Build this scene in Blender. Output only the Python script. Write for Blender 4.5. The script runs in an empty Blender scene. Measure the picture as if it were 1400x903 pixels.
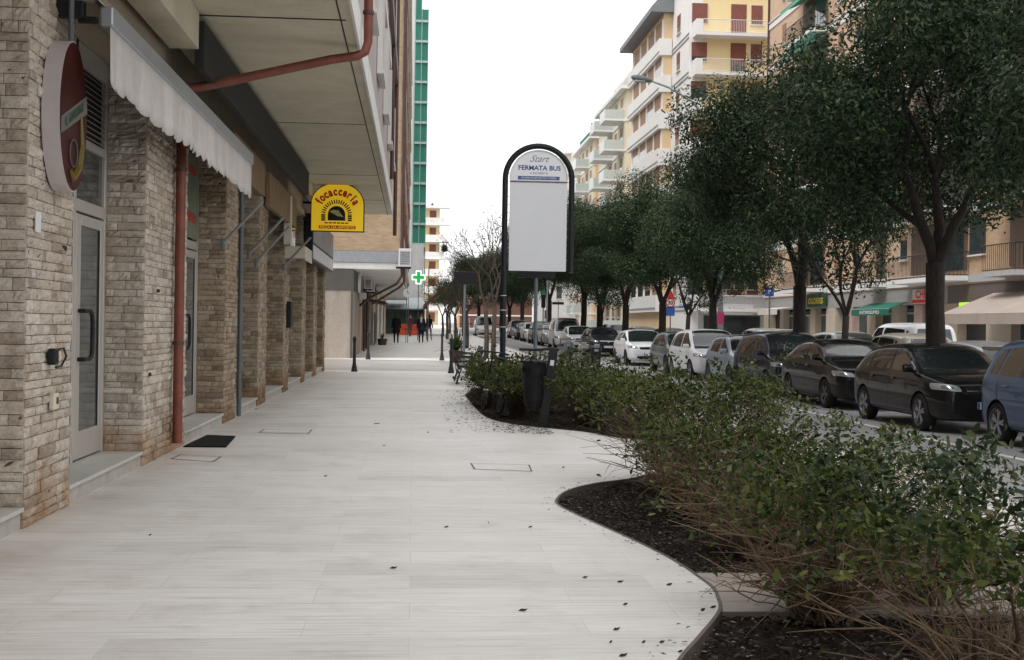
import bpy, bmesh, math, random
import numpy as np
from mathutils import Vector, Matrix, Euler
from mathutils.bvhtree import BVHTree
from mathutils.geometry import tessellate_polygon
R = math.radians
rnd = random.Random(7)
rng = np.random.default_rng(7)
scene = bpy.context.scene
col = scene.collection

# ---------------------------------------------------------------- camera
F, CX, CY = 1700.0, 700.0, 451.5
H = 1.45
ROLL = R(0.9)
yaw = math.atan(134.0 / F)
cam_d = bpy.data.cameras.new('camera')
cam = bpy.data.objects.new('camera', cam_d); col.objects.link(cam)
cam_d.sensor_width = 36; cam_d.lens = F / 1400 * 36
cam_d.clip_start = 0.05; cam_d.clip_end = 3000
pitch = R(-0.2)
for _ in range(30):
    M_ = Matrix.Rotation(-yaw, 4, 'Z') @ Matrix.Rotation(math.pi / 2 + pitch, 4, 'X') @ Matrix.Rotation(ROLL, 4, 'Z')
    d = M_.to_3x3().transposed() @ Vector((0, 1, 0))
    px, py = CX + F * d.x / -d.z, CY - F * d.y / -d.z
    yaw += (566 - px) / F * -1.0
    pitch += (443 - py) / F
M_ = Matrix.Translation((0, 0, H)) @ M_
cam.matrix_world = M_
scene.camera = cam

def slope(y):
    return 0.007 * (y - 37) if y > 37 else 0.0

# ---------------------------------------------------------------- mesh builder
class MB:
    def __init__(self):
        self.v = []; self.f = []
    def add(self, vs, fs):
        n = len(self.v)
        self.v += [tuple(p) for p in vs]
        self.f += [tuple(i + n for i in f) for f in fs]
        return self
    def box(self, x0, x1, y0, y1, z0, z1):
        if x0 > x1: x0, x1 = x1, x0
        if y0 > y1: y0, y1 = y1, y0
        if z0 > z1: z0, z1 = z1, z0
        return self.add([(x0,y0,z0),(x1,y0,z0),(x1,y1,z0),(x0,y1,z0),(x0,y0,z1),(x1,y0,z1),(x1,y1,z1),(x0,y1,z1)],
                 [(3,2,1,0),(4,5,6,7),(0,1,5,4),(1,2,6,5),(2,3,7,6),(3,0,4,7)])
    def bbox(self, c, s, b=0.01, rot=None):
        """box with chamfered vertical+horizontal edges"""
        bm = bmesh.new()
        bmesh.ops.create_cube(bm, size=1.0)
        for v in bm.verts: v.co = Vector((v.co.x * s[0], v.co.y * s[1], v.co.z * s[2]))
        bmesh.ops.bevel(bm, geom=bm.edges[:], offset=b, segments=2, profile=0.5, affect='EDGES')
        mt = Matrix.Translation(c) @ (rot.to_4x4() if rot else Matrix())
        bm.verts.index_update()
        vs = [mt @ v.co for v in bm.verts]; fs = [[v.index for v in f.verts] for f in bm.faces]
        bm.free()
        return self.add(vs, fs)
    def tube(self, pts, rad, n=8, cap=True):
        pts = [Vector(p) for p in pts]
        if not hasattr(rad, '__len__'): rad = [rad] * len(pts)
        base = len(self.v); prev = None
        for i, p in enumerate(pts):
            t = (pts[min(i + 1, len(pts) - 1)] - pts[max(i - 1, 0)])
            if t.length < 1e-9: t = Vector((0, 0, 1))
            t.normalize()
            if prev is None:
                a = Vector((0, 0, 1)) if abs(t.z) < .9 else Vector((1, 0, 0))
                u = t.cross(a).normalized()
            else:
                u = (prev - t * prev.dot(t))
                u = u.normalized() if u.length > 1e-6 else t.orthogonal().normalized()
            prev = u; w = t.cross(u)
            for k in range(n):
                an = 2 * math.pi * k / n
                self.v.append(tuple(p + (u * math.cos(an) + w * math.sin(an)) * rad[i]))
        for i in range(len(pts) - 1):
            for k in range(n):
                k2 = (k + 1) % n
                self.f.append((base + i*n + k, base + i*n + k2, base + (i+1)*n + k2, base + (i+1)*n + k))
        if cap:
            self.f.append(tuple(base + k for k in range(n))[::-1])
            self.f.append(tuple(base + (len(pts)-1)*n + k for k in range(n)))
        return self
    def cyl(self, x, y, z0, z1, r, n=16, r1=None):
        return self.tube([(x, y, z0), (x, y, z1)], [r, r if r1 is None else r1], n)
    def lathe(self, prof, c, axis='Z', n=20):
        """prof list of (r, h); closed caps if r==0"""
        base = len(self.v); m = len(prof)
        for r, h in prof:
            for k in range(n):
                a = 2 * math.pi * k / n
                x, y = r * math.cos(a), r * math.sin(a)
                p = (x, y, h) if axis == 'Z' else ((h, x, y) if axis == 'X' else (y, h, x))
                self.v.append((p[0] + c[0], p[1] + c[1], p[2] + c[2]))
        for i in range(m - 1):
            for k in range(n):
                k2 = (k + 1) % n
                self.f.append((base + i*n + k, base + i*n + k2, base + (i+1)*n + k2, base + (i+1)*n + k))
        return self
    def prism(self, poly, o, u, v, w, t):
        """poly 2-D outline placed at o with axes u,v; extruded t along w"""
        o, u, v, w = Vector(o), Vector(u), Vector(v), Vector(w)
        n = len(poly)
        a = [o + u * p[0] + v * p[1] for p in poly]; b = [p + w * t for p in a]
        tri = tessellate_polygon([[Vector((p[0], p[1], 0)) for p in poly]])
        fs = [tuple(t_) for t_ in tri] + [tuple(i + n for i in reversed(t_)) for t_ in tri]
        fs += [(i, (i + 1) % n, (i + 1) % n + n, i + n) for i in range(n)]
        return self.add(a + b, fs)
    def build(self, name, mat, parent=None, smooth=False, local=False, bevel=0):
        v = np.array(self.v, dtype=np.float32).reshape(-1, 3)
        if parent is not None and not local:
            o = Vector((0, 0, 0)); p = parent
            while p is not None: o += p.location; p = p.parent
            v = v - np.array(o, dtype=np.float32)
            org = None
        elif parent is None and not local:
            org = np.array([(v[:,0].min()+v[:,0].max())/2, (v[:,1].min()+v[:,1].max())/2, v[:,2].min()])
            v = v - org.astype(np.float32)
        else: org = None
        me = bpy.data.meshes.new(name)
        me.from_pydata(v.tolist(), [], self.f)
        if smooth: me.polygons.foreach_set('use_smooth', [True] * len(me.polygons))
        me.update()
        bm = bmesh.new(); bm.from_mesh(me); bmesh.ops.recalc_face_normals(bm, faces=bm.faces[:])
        if bevel:
            bmesh.ops.bevel(bm, geom=bm.edges[:], offset=bevel, segments=1, profile=0.5, affect='EDGES')
        bm.to_mesh(me); bm.free()
        if mat: me.materials.append(mat)
        if smooth and smooth != 'all':
            try: me.set_sharp_from_angle(angle=R(40))
            except Exception: pass
        ob = bpy.data.objects.new(name, me); col.objects.link(ob)
        if parent is not None: ob.parent = parent
        elif org is not None: ob.location = org.tolist()
        return ob

def fast_mesh(name, verts, faces_flat, nper, mat, smooth=True):
    me = bpy.data.meshes.new(name)
    nv = len(verts); nf = len(faces_flat) // nper
    me.vertices.add(nv); me.vertices.foreach_set('co', np.asarray(verts, dtype=np.float32).ravel())
    me.loops.add(nf * nper); me.loops.foreach_set('vertex_index', np.asarray(faces_flat, dtype=np.int32))
    me.polygons.add(nf)
    me.polygons.foreach_set('loop_start', np.arange(0, nf * nper, nper, dtype=np.int32))
    if smooth: me.polygons.foreach_set('use_smooth', np.ones(nf, dtype=bool))
    me.update(calc_edges=True)
    me.materials.append(mat)
    return me

def link(name, me, parent=None, loc=None):
    ob = bpy.data.objects.new(name, me); col.objects.link(ob)
    if parent is not None: ob.parent = parent
    if loc is not None: ob.location = loc
    return ob

def tag(o, label, cat, group=None):
    o['label'] = label; o['category'] = cat
    if group: o['group'] = group
    return o
def thing(name, label, cat, loc=(0, 0, 0), group=None):
    o = bpy.data.objects.new(name, None); col.objects.link(o); o.location = loc
    o.empty_display_size = 0.2
    return tag(o, label, cat, group)
def struct(o, kind='structure'):
    o['kind'] = kind; return o
KIDS = {}
def copy_tree(o, parent=None):
    c = o.copy(); col.objects.link(c)
    if parent is not None:
        c.parent = parent; c.matrix_parent_inverse = o.matrix_parent_inverse.copy()
    for ch in list(o.children): copy_tree(ch, c)
    return c

# ---------------------------------------------------------------- text
_fc = {}
def text_geo(s, size=1.0, shear=0.0, bold=0.0, align='CENTER', extr=0.0, res=3):
    key = (s, size, shear, bold, align, extr)
    if key in _fc: return _fc[key]
    cu = bpy.data.curves.new('t', 'FONT'); cu.body = s; cu.size = size; cu.shear = shear
    cu.offset = bold; cu.align_x = align; cu.align_y = 'CENTER'; cu.extrude = extr; cu.resolution_u = res
    ob = bpy.data.objects.new('t', cu); col.objects.link(ob)
    dg = bpy.context.evaluated_depsgraph_get()
    me = ob.evaluated_get(dg).to_mesh()
    vs = [v.co.copy() for v in me.vertices]; fs = [tuple(p.vertices) for p in me.polygons]
    bpy.data.objects.remove(ob)
    _fc[key] = (vs, fs)
    return vs, fs
def put_text(mb, s, size, o, u, v, **k):
    vs, fs = text_geo(s, size, **k)
    o, u, v = Vector(o), Vector(u), Vector(v); w = u.cross(v)
    mb.add([o + u * p.x + v * p.y + w * p.z for p in vs], fs)
    return mb
XR, ZU = Vector((1, 0, 0)), Vector((0, 0, 1))

# ---------------------------------------------------------------- materials
MATS = {}
class NT:
    def __init__(self, name):
        self.m = bpy.data.materials.new(name); self.m.use_nodes = True
        self.t = self.m.node_tree; self.n = self.t.nodes; self.l = self.t.links
        self.b = self.n['Principled BSDF']
    def nd(self, typ, **k):
        x = self.n.new(typ)
        for a, b in k.items():
            if a.startswith('i_'):
                nm = a[2:].replace('_', ' ')
                x.inputs[nm].default_value = b
            else: setattr(x, a, b)
        return x
    def ln(self, a, b): self.l.new(a, b)
    def coords(self, scale=(1, 1, 1), obj=True):
        tc = self.nd('ShaderNodeTexCoord'); mp = self.nd('ShaderNodeMapping')
        mp.inputs['Scale'].default_value = scale
        self.ln(tc.outputs['Object' if obj else 'Generated'], mp.inputs['Vector'])
        return mp.outputs['Vector']
    def wcoords(self, scale=(1, 1, 1), rot=(0, 0, 0)):
        g = self.nd('ShaderNodeNewGeometry'); mp = self.nd('ShaderNodeMapping')
        mp.inputs['Scale'].default_value = scale; mp.inputs['Rotation'].default_value = rot
        self.ln(g.outputs['Position'], mp.inputs['Vector'])
        return mp.outputs['Vector']
    def noise(self, vec, scale, detail=4, rough=.55):
        x = self.nd('ShaderNodeTexNoise'); x.inputs['Scale'].default_value = scale
        x.inputs['Detail'].default_value = detail; x.inputs['Roughness'].default_value = rough
        if vec is not None: self.ln(vec, x.inputs['Vector'])
        return x.outputs['Fac']
    def ramp(self, fac, stops):
        x = self.nd('ShaderNodeValToRGB'); e = x.color_ramp.elements
        while len(e) < len(stops): e.new(.5)
        for i, (p, c) in enumerate(stops):
            e[i].position = p; e[i].color = (*c, 1) if len(c) == 3 else c
        self.ln(fac, x.inputs['Fac']); return x.outputs['Color']
    def mix(self, fac, a, b, mode='MIX'):
        x = self.nd('ShaderNodeMix', data_type='RGBA', blend_type=mode)
        for s, val in ((x.inputs[0], fac), (x.inputs[6], a), (x.inputs[7], b)):
            if isinstance(val, (int, float)): s.default_value = val
            elif isinstance(val, (tuple, list)): s.default_value = (*val[:3], 1)
            else: self.ln(val, s)
        return x.outputs[2]
    def col(self, c):
        if isinstance(c, (tuple, list)): self.b.inputs['Base Color'].default_value = (*c[:3], 1)
        else: self.ln(c, self.b.inputs['Base Color'])
        return self
    def set(self, **k):
        for a, b in k.items():
            s = self.b.inputs[a.replace('_', ' ')]
            if isinstance(b, (int, float, tuple)): s.default_value = b
            else: self.ln(b, s)
        return self
    def bump(self, h, strength=.3, dist=.01):
        x = self.nd('ShaderNodeBump'); x.inputs['Strength'].default_value = strength; x.inputs['Distance'].default_value = dist
        self.ln(h, x.inputs['Height']); self.ln(x.outputs['Normal'], self.b.inputs['Normal']); return self

def plain(name, c, rough=.6, metal=0, var=.12, nscale=6, bump=.0, spec=None, coat=0):
    if name in MATS: return MATS[name]
    t = NT(name)
    v = t.coords()
    n = t.noise(v, nscale, 5, .6)
    n2 = t.noise(v, nscale * 9, 3, .6)
    dark = tuple(x * (1 - var) for x in c); light = tuple(min(1, x * (1 + var)) for x in c)
    cc = t.ramp(n, [(.3, dark), (.7, light)])
    cc = t.mix(.35 * min(1, var * 4), cc, t.ramp(n2, [(.35, tuple(x * .75 for x in c)), (.65, tuple(min(1, x * 1.15) for x in c))]))
    t.col(cc); t.set(Roughness=rough, Metallic=metal)
    if max(c) < .06: t.b.inputs['Specular IOR Level'].default_value = .2
    if coat: t.set(Coat_Weight=coat, Coat_Roughness=.03)
    if bump: t.bump(n2, bump, .01)
    MATS[name] = t.m
    return t.m
def mk_travertine(name, base, dark, joint=.74, sx=1.35, sy=.36):
    t = NT(name)
    w = t.wcoords()
    br = t.nd('ShaderNodeTexBrick'); t.ln(w, br.inputs['Vector'])
    br.inputs['Scale'].default_value = 1; br.inputs['Brick Width'].default_value = sx; br.inputs['Row Height'].default_value = sy
    br.inputs['Mortar Size'].default_value = .003; br.inputs['Mortar Smooth'].default_value = .3
    br.inputs['Color1'].default_value = (0, 0, 0, 1); br.inputs['Color2'].default_value = (1, 1, 1, 1); br.inputs['Mortar'].default_value = (.5, .5, .5, 1)
    br.offset = .37; br.squash = 1
    slab = t.ramp(br.outputs['Color'], [(0, tuple(x * .90 for x in base)), (.12, base), (.6, tuple(min(1, x * 1.035) for x in base)), (1, tuple(min(1, x * 1.06) for x in base))])
    # veins running across the street
    s1 = t.noise(t.wcoords((.9, 22, 1)), 1.6, 6, .62)
    s2 = t.noise(t.wcoords((2.5, 90, 1)), 1.3, 4, .6)
    big = t.noise(t.wcoords((.35, .6, 1)), 1.0, 4, .6)
    veins = t.ramp(s1, [(.30, tuple(d / b * .93 for d, b in zip(dark, base))), (.54, (1, 1, 1))])
    c = t.mix(.85, slab, veins, 'MULTIPLY')
    c = t.mix(.55, c, t.ramp(s2, [(.30, (.78, .76, .74)), (.55, (1, 1, 1))]), 'MULTIPLY')
    c = t.mix(.5, c, t.ramp(big, [(.3, (.76, .74, .72)), (.62, (1.0, 1.0, 1.0))]), 'MULTIPLY')
    # darker, browner tone towards the wall
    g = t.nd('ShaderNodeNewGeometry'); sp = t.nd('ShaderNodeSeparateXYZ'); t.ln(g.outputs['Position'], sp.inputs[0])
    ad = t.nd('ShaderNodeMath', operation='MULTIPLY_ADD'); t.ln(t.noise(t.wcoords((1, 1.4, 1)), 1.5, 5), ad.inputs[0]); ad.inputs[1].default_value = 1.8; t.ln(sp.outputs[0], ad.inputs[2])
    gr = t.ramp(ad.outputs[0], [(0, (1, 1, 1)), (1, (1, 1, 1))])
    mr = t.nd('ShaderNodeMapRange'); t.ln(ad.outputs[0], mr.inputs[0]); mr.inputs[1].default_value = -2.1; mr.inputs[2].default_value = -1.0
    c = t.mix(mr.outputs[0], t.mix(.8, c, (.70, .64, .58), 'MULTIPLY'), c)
    jt = t.mix(br.outputs['Fac'], c, tuple(x * joint for x in base))
    spots = t.noise(t.wcoords((1, 1, 1)), 38, 2, .5)
    jt = t.mix(.5, jt, t.ramp(spots, [(.24, (.45, .41, .37)), (.28, (1, 1, 1))]), 'MULTIPLY')
    st_ = t.noise(t.wcoords((1, 1, 1)), 2.3, 6, .7)
    jt = t.mix(.55, jt, t.ramp(st_, [(.30, (.74, .70, .66)), (.48, (1, 1, 1))]), 'MULTIPLY')
    t.col(jt)
    rr = t.nd('ShaderNodeMapRange'); t.ln(s1, rr.inputs[0]); rr.inputs[3].default_value = .42; rr.inputs[4].default_value = .62
    t.set(Roughness=rr.outputs[0]); t.bump(s2, .12, .004)
    return t.m

def mk_stone(name, lo, mid, hi):
    t = NT(name)
    g = t.nd('ShaderNodeNewGeometry')
    rp = t.ramp(g.outputs['Random Per Island'], [(0, lo), (.25, mid), (.7, tuple((a + b) / 2 for a, b in zip(mid, hi))), (1, hi)])
    w = t.wcoords()
    n = t.noise(w, 9, 6, .65); n2 = t.noise(w, 55, 4, .6); n3 = t.noise(t.wcoords((1, 1, .55)), .9, 5, .6)
    c = t.mix(.75, rp, t.ramp(n, [(.28, (.52, .50, .49)), (.55, (1, 1, 1)), (.8, (1.0, .97, .92))]), 'MULTIPLY')
    c = t.mix(.7, c, t.ramp(n2, [(.28, (.5, .48, .46)), (.5, (1, 1, 1))]), 'MULTIPLY')
    c = t.mix(.6, c, t.ramp(n3, [(.35, (.72, .62, .52)), (.6, (1, 1, 1))]), 'MULTIPLY')
    # rusty damp stains rising from the foot
    sp = t.nd('ShaderNodeSeparateXYZ'); t.ln(g.outputs['Position'], sp.inputs[0])
    ad = t.nd('ShaderNodeMath', operation='MULTIPLY_ADD'); t.ln(t.noise(w, 1.6, 5), ad.inputs[0]); ad.inputs[1].default_value = -1.6; t.ln(sp.outputs[2], ad.inputs[2])
    mr = t.nd('ShaderNodeMapRange'); t.ln(ad.outputs[0], mr.inputs[0]); mr.inputs[1].default_value = -.72; mr.inputs[2].default_value = -.38
    c = t.mix(mr.outputs[0], t.mix(.75, c, (.62, .40, .22), 'MULTIPLY'), c)
    t.col(c); t.set(Roughness=.85); t.bump(n2, .55, .006)
    return t.m

def mk_brick(name, c1, c2, mortar, axis='y', bw=.26, rh=.075):
    t = NT(name)
    rot = {'y': (0, 0, 0), 'x': (0, 0, 0)}
    g = t.nd('ShaderNodeNewGeometry'); sp = t.nd('ShaderNodeSeparateXYZ'); t.ln(g.outputs['Position'], sp.inputs[0])
    su = t.nd('ShaderNodeMath', operation='ADD'); t.ln(sp.outputs[0], su.inputs[0]); t.ln(sp.outputs[1], su.inputs[1])
    cb = t.nd('ShaderNodeCombineXYZ'); t.ln(su.outputs[0], cb.inputs[0]); t.ln(sp.outputs[2], cb.inputs[1])
    br = t.nd('ShaderNodeTexBrick'); t.ln(cb.outputs[0], br.inputs['Vector'])
    br.inputs['Scale'].default_value = 1; br.inputs['Brick Width'].default_value = bw; br.inputs['Row Height'].default_value = rh
    br.inputs['Mortar Size'].default_value = .008
    br.inputs['Color1'].default_value = (*c1, 1); br.inputs['Color2'].default_value = (*c2, 1); br.inputs['Mortar'].default_value = (*mortar, 1)
    n = t.noise(t.wcoords(), 1.2, 5)
    c = t.mix(.5, br.outputs['Color'], t.ramp(n, [(.3, (.78, .76, .74)), (.65, (1, 1, 1))]), 'MULTIPLY')
    t.col(c); t.set(Roughness=.85)
    return t.m

def mk_render(name, c, streak=.3, rough=.85):
    if name in MATS: return MATS[name]
    t = NT(name)
    n = t.noise(t.wcoords((1, 1, .12)), 1.6, 6, .65); n2 = t.noise(t.wcoords(), 14, 4)
    n3 = t.noise(t.wcoords(), .5, 4)
    cc = t.mix(streak, c, t.ramp(n, [(.3, (.55, .53, .5)), (.6, (1, 1, 1))]), 'MULTIPLY')
    cc = t.mix(streak, cc, t.ramp(n3, [(.3, (.75, .73, .7)), (.6, (1, 1, 1))]), 'MULTIPLY')
    cc = t.mix(streak * .7, cc, t.ramp(n2, [(.3, (.75, .75, .75)), (.6, (1, 1, 1))]), 'MULTIPLY')
    t.col(cc); t.set(Roughness=rough); t.bump(n2, .15, .004)
    MATS[name] = t.m
    return t.m

def mk_leaf(name, cols, trans=.25, rough=.45, spec=.5):
    t = NT(name)
    g = t.nd('ShaderNodeNewGeometry')
    k = len(cols)
    c = t.ramp(g.outputs['Random Per Island'], [(i / (k - 1), x) for i, x in enumerate(cols)])
    n = t.noise(t.wcoords(), .9, 3)
    c = t.mix(.6, c, t.ramp(n, [(.3, (.62, .66, .6)), (.65, (1.15, 1.12, 1.0))]), 'MULTIPLY')
    t.col(c); t.set(Roughness=rough); t.b.inputs['Specular IOR Level'].default_value = spec
    tr = t.nd('ShaderNodeBsdfTranslucent'); t.ln(c, tr.inputs['Color'])
    mx = t.nd('ShaderNodeMixShader'); mx.inputs[0].default_value = trans
    t.ln(t.b.outputs[0], mx.inputs[1]); t.ln(tr.outputs[0], mx.inputs[2])
    t.ln(mx.outputs[0], t.n['Material Output'].inputs['Surface'])
    return t.m

def mk_glass(name, c, rough=.04):
    if name in MATS: return MATS[name]
    t = NT(name)
    n = t.noise(t.wcoords(), .8, 3)
    t.col(t.ramp(n, [(.3, tuple(x * .6 for x in c)), (.7, tuple(x * 1.4 for x in c))]))
    t.set(Roughness=rough); t.b.inputs['Specular IOR Level'].default_value = .9
    MATS[name] = t.m
    return t.m

def mk_emit(name, c, s):
    t = NT(name); t.col(c); t.b.inputs['Emission Color'].default_value = (*c, 1); t.b.inputs['Emission Strength'].default_value = s
    return t.m

def mk_soil():
    t = NT('soil')
    w = t.wcoords(); n = t.noise(w, 28, 6, .7); n2 = t.noise(w, 3, 4)
    c = t.ramp(n, [(.3, (.006, .005, .004)), (.55, (.035, .028, .022)), (.75, (.12, .10, .085))])
    c = t.mix(.5, c, t.ramp(n2, [(.3, (.6, .55, .5)), (.7, (1.2, 1.15, 1.1))]), 'MULTIPLY')
    t.col(c); t.set(Roughness=.95); t.b.inputs['Specular IOR Level'].default_value = .15; t.bump(n, 1.0, .03)
    return t.m

def mk_asphalt():
    t = NT('asphalt')
    w = t.wcoords(); n = t.noise(w, 60, 4, .7); n2 = t.noise(t.wcoords((1, .15, 1)), .8, 5)
    c = t.ramp(n, [(.3, (.22, .22, .225)), (.6, (.32, .32, .325)), (.8, (.42, .42, .42))])
    c = t.mix(.6, c, t.ramp(n2, [(.3, (.72, .72, .74)), (.65, (1.08, 1.08, 1.08))]), 'MULTIPLY')
    t.col(c); t.set(Roughness=.8); t.bump(n, .4, .006)
    return t.m

def mk_bark(name, lo, hi):
    t = NT(name)
    n = t.noise(t.wcoords((1, 1, .18)), 22, 6, .7)
    t.col(t.ramp(n, [(.3, lo), (.7, hi)])); t.set(Roughness=.9); t.bump(n, .9, .02)
    return t.m

def mk_paint(name, c, metal=.0, flake=.0):
    t = NT(name)
    n = t.noise(t.coords(), 2.5, 5, .6)
    # road dust low down
    g = t.nd('ShaderNodeNewGeometry'); sp = t.nd('ShaderNodeSeparateXYZ'); t.ln(g.outputs['Position'], sp.inputs[0])
    ad = t.nd('ShaderNodeMath', operation='MULTIPLY_ADD'); t.ln(n, ad.inputs[0]); ad.inputs[1].default_value = -.5; t.ln(sp.outputs[2], ad.inputs[2])
    mr = t.nd('ShaderNodeMapRange'); t.ln(ad.outputs[0], mr.inputs[0]); mr.inputs[1].default_value = -.25; mr.inputs[2].default_value = .35
    mr.inputs[3].default_value = .12; mr.inputs[4].default_value = 0.0
    cc = t.mix(mr.outputs[0], c, (.16, .15, .135))
    t.col(cc)
    rr = t.nd('ShaderNodeMapRange'); t.ln(mr.outputs[0], rr.inputs[0]); rr.inputs[3].default_value = .28; rr.inputs[4].default_value = .75
    t.set(Roughness=rr.outputs[0], Metallic=metal, Coat_Weight=.5, Coat_Roughness=.03)
    t.b.inputs['Specular IOR Level'].default_value = .05
    return t.m

m_pav = mk_travertine('travertine_paving', (.81, .79, .76), (.61, .575, .54))
m_strip = mk_travertine('travertine_low', (.42, .36, .31), (.22, .18, .15))
m_drive = mk_travertine('travertine_drive', (.50, .49, .475), (.36, .34, .32), sx=.6, sy=.3)
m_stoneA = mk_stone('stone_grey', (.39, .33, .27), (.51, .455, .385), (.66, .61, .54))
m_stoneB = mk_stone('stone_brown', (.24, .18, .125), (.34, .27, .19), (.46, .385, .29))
m_mortar = plain('mortar', (.10, .082, .066), .95, bump=.3)
m_marble = mk_render('marble_step', (.60, .58, .54), .35, .45)
m_soffit = mk_render('soffit_paint', (.66, .61, .47), .35)
m_beam = mk_render('beam_paint', (.36, .30, .22), .35)
m_fascia = mk_render('fascia_paint', (.74, .73, .70), .25)
m_pinkwall = mk_render('pink_render', (.48, .42, .40), .35)
m_alu = plain('aluminium', (.50, .47, .43), .4, .3, .05)
m_alub = plain('aluminium_blue', (.42, .47, .52), .3, .55, .08)
m_net = None
m_louvdark = plain('louvre_dark', (.03, .03, .03), .8)
m_black = plain('black_metal', (.018, .019, .021), .42, .0, .25, 12, .05)
m_dkmetal = plain('dark_grey_metal', (.03, .034, .038), .45, 0, .25)
m_rubber = plain('rubber', (.022, .022, .022), .85, 0, .25, 30, .2)
m_red = plain('red_copper_paint', (.18, .048, .028), .55, 0, .45, 5, .05)
m_brownpipe = plain('brown_pipe', (.075, .035, .028), .5, 0, .2)
m_dkbox = plain('dark_shutter_box', (.035, .035, .034), .65, 0, .3, 4, .2)
m_greypipe = plain('grey_pipe', (.10, .12, .13), .5, 0, .2)
m_glass = mk_glass('dark_glass', (.05, .06, .065))
m_glassD = mk_glass('door_glass', (.11, .125, .125), .12)
m_glassG = mk_glass('teal_glass', (.03, .07, .07), .1)
m_whitep = plain('white_plastic', (.68, .68, .70), .45, 0, .06)
m_cream = plain('cream_plastic', (.62, .56, .44), .5, 0, .1)
m_stuccoG = mk_render('grey_marble_cladding', (.42, .37, .32), .75)
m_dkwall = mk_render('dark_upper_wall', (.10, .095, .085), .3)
m_tanbrick = mk_brick('tan_brick', (.50, .36, .22), (.40, .27, .16), (.40, .35, .29))
m_peach = mk_brick('peach_brick', (.66, .47, .33), (.60, .41, .28), (.60, .48, .38), rh=.09)
m_sandbrick = mk_brick('sand_brick', (.56, .38, .24), (.47, .31, .19), (.48, .38, .28), rh=.09)
m_yellow = mk_render('yellow_render', (.84, .68, .38), .12)
m_white = mk_render('white_render', (.80, .79, .78), .12)
m_creamw = mk_render('cream_render', (.74, .66, .52), .18)
m_orange = mk_render('orange_render', (.74, .44, .25), .15)
m_gband = plain('grey_band', (.30, .32, .35), .6)
m_shut = plain('brown_roller_shutter', (.20, .065, .045), .6, 0, .2)
m_shut2 = plain('wood_roller_shutter', (.30, .16, .085), .6, 0, .2)
m_greenaw = plain('green_awning_cloth', (.005, .13, .085), .7)
m_tealaw = plain('teal_awning_cloth', (.12, .42, .33), .7)
m_beigeaw = mk_render('beige_awning_cloth', (.40, .34, .30), .3)
m_asph = mk_asphalt()
m_soil = mk_soil()
m_line = mk_render('road_marking_paint', (.75, .75, .73), .4)
m_kerb = mk_render('kerb_stone', (.48, .46, .43), .4)
m_rimedge = mk_render('planter_rim', (.15, .12, .10), .5)
m_bark = mk_bark('bark_dark', (.008, .006, .005), (.045, .036, .03))
m_barkb = mk_bark('bark_bare_tree', (.035, .026, .020), (.12, .092, .07))
m_twig = plain('twig_tan', (.25, .18, .115), .85, 0, .55, 3)
m_twigd = plain('twig_dark', (.07, .045, .033), .8, 0, .35, 4)
m_leaf_tree = mk_leaf('leaf_evergreen', [(.010, .025, .012), (.020, .047, .021), (.040, .077, .034), (.12, .16, .085)], .2, .5, .2)
m_leaf_far = mk_leaf('leaf_ivy', [(.02, .035, .012), (.045, .075, .025), (.09, .10, .04)], .2, .5)
m_leaf_bush = mk_leaf('leaf_privet', [(.020, .032, .012), (.040, .066, .018), (.070, .105, .026), (.12, .15, .04), (.20, .21, .07)], .3, .5, .25)
m_leaf_dark = mk_leaf('leaf_privet_dark', [(.015, .035, .018), (.03, .060, .028), (.06, .10, .045), (.12, .14, .07)], .2, .5, .2)
m_leaf_dead = plain('leaf_dead', (.05, .04, .033), .8, 0, .6)
m_cloth = mk_render('awning_valance_cloth', (.72, .68, .66), .5)
m_wood = mk_bark('old_wood', (.16, .10, .055), (.34, .24, .13))
m_yelsign = NT('sign_yellow'); m_yelsign.col((.90, .62, .02)); m_yelsign.b.inputs['Emission Color'].default_value = (1, .62, .02, 1); m_yelsign.b.inputs['Emission Strength'].default_value = .22; m_yelsign.set(Roughness=.35); m_yelsign = m_yelsign.m
m_redtxt = plain('sign_red', (.68, .03, .015), .4, 0, .1)
m_bluetxt = plain('sign_blue', (.03, .07, .30), .4, 0, .1)
m_greytxt = plain('sign_grey_blue', (.22, .27, .36), .4, 0, .1)
m_signwhite = plain('sign_white', (.90, .91, .93), .3, 0, .02, 1)
m_signgrey = plain('sign_grey', (.80, .82, .85), .3, 0, .02, 1)
_R3 = M_.to_3x3()
def G(px, py, z=0.0):
    """point where the sight line of a photo pixel meets the height z"""
    d = _R3 @ Vector(((px - CX) / F, -(py - CY) / F, -1))
    t = (z - H) / d.z
    return Vector((d.x * t, d.y * t, z))

# ---------------------------------------------------------------- ground
curve_px = [(930,903),(958,870),(985,835),(982,815),(975,803),(958,790),(935,774),(905,757),(868,739),(830,722),(790,704),(768,693),(761,686),(768,676),(785,668),(815,661),(860,655)]
edge = [G(*p) for p in curve_px]
def smooth_curve(pts, n=5):
    out = []
    P = [pts[0]] + pts + [pts[-1]]
    for i in range(1, len(P) - 2):
        p0, p1, p2, p3 = P[i-1], P[i], P[i+1], P[i+2]
        for k in range(n):
            t = k / n
            out.append(0.5 * ((2*p1) + (-p0 + p2)*t + (2*p0 - 5*p1 + 4*p2 - p3)*t*t + (-p0 + 3*p1 - 3*p2 + p3)*t**3))
    out.append(pts[-1]); return out
pre = [Vector((1.75, -1.2, 0)), Vector((1.15, .2, 0)), Vector((.95, 1.6, 0)), Vector((1.35, 2.8, 0)), Vector((1.12, 3.9, 0)), Vector((.95, 4.7, 0))]
edge = smooth_curve(pre + edge + [Vector((2.6, 12.35, 0)), Vector((3.6, 12.5, 0))])
PLX = 3.85
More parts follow.
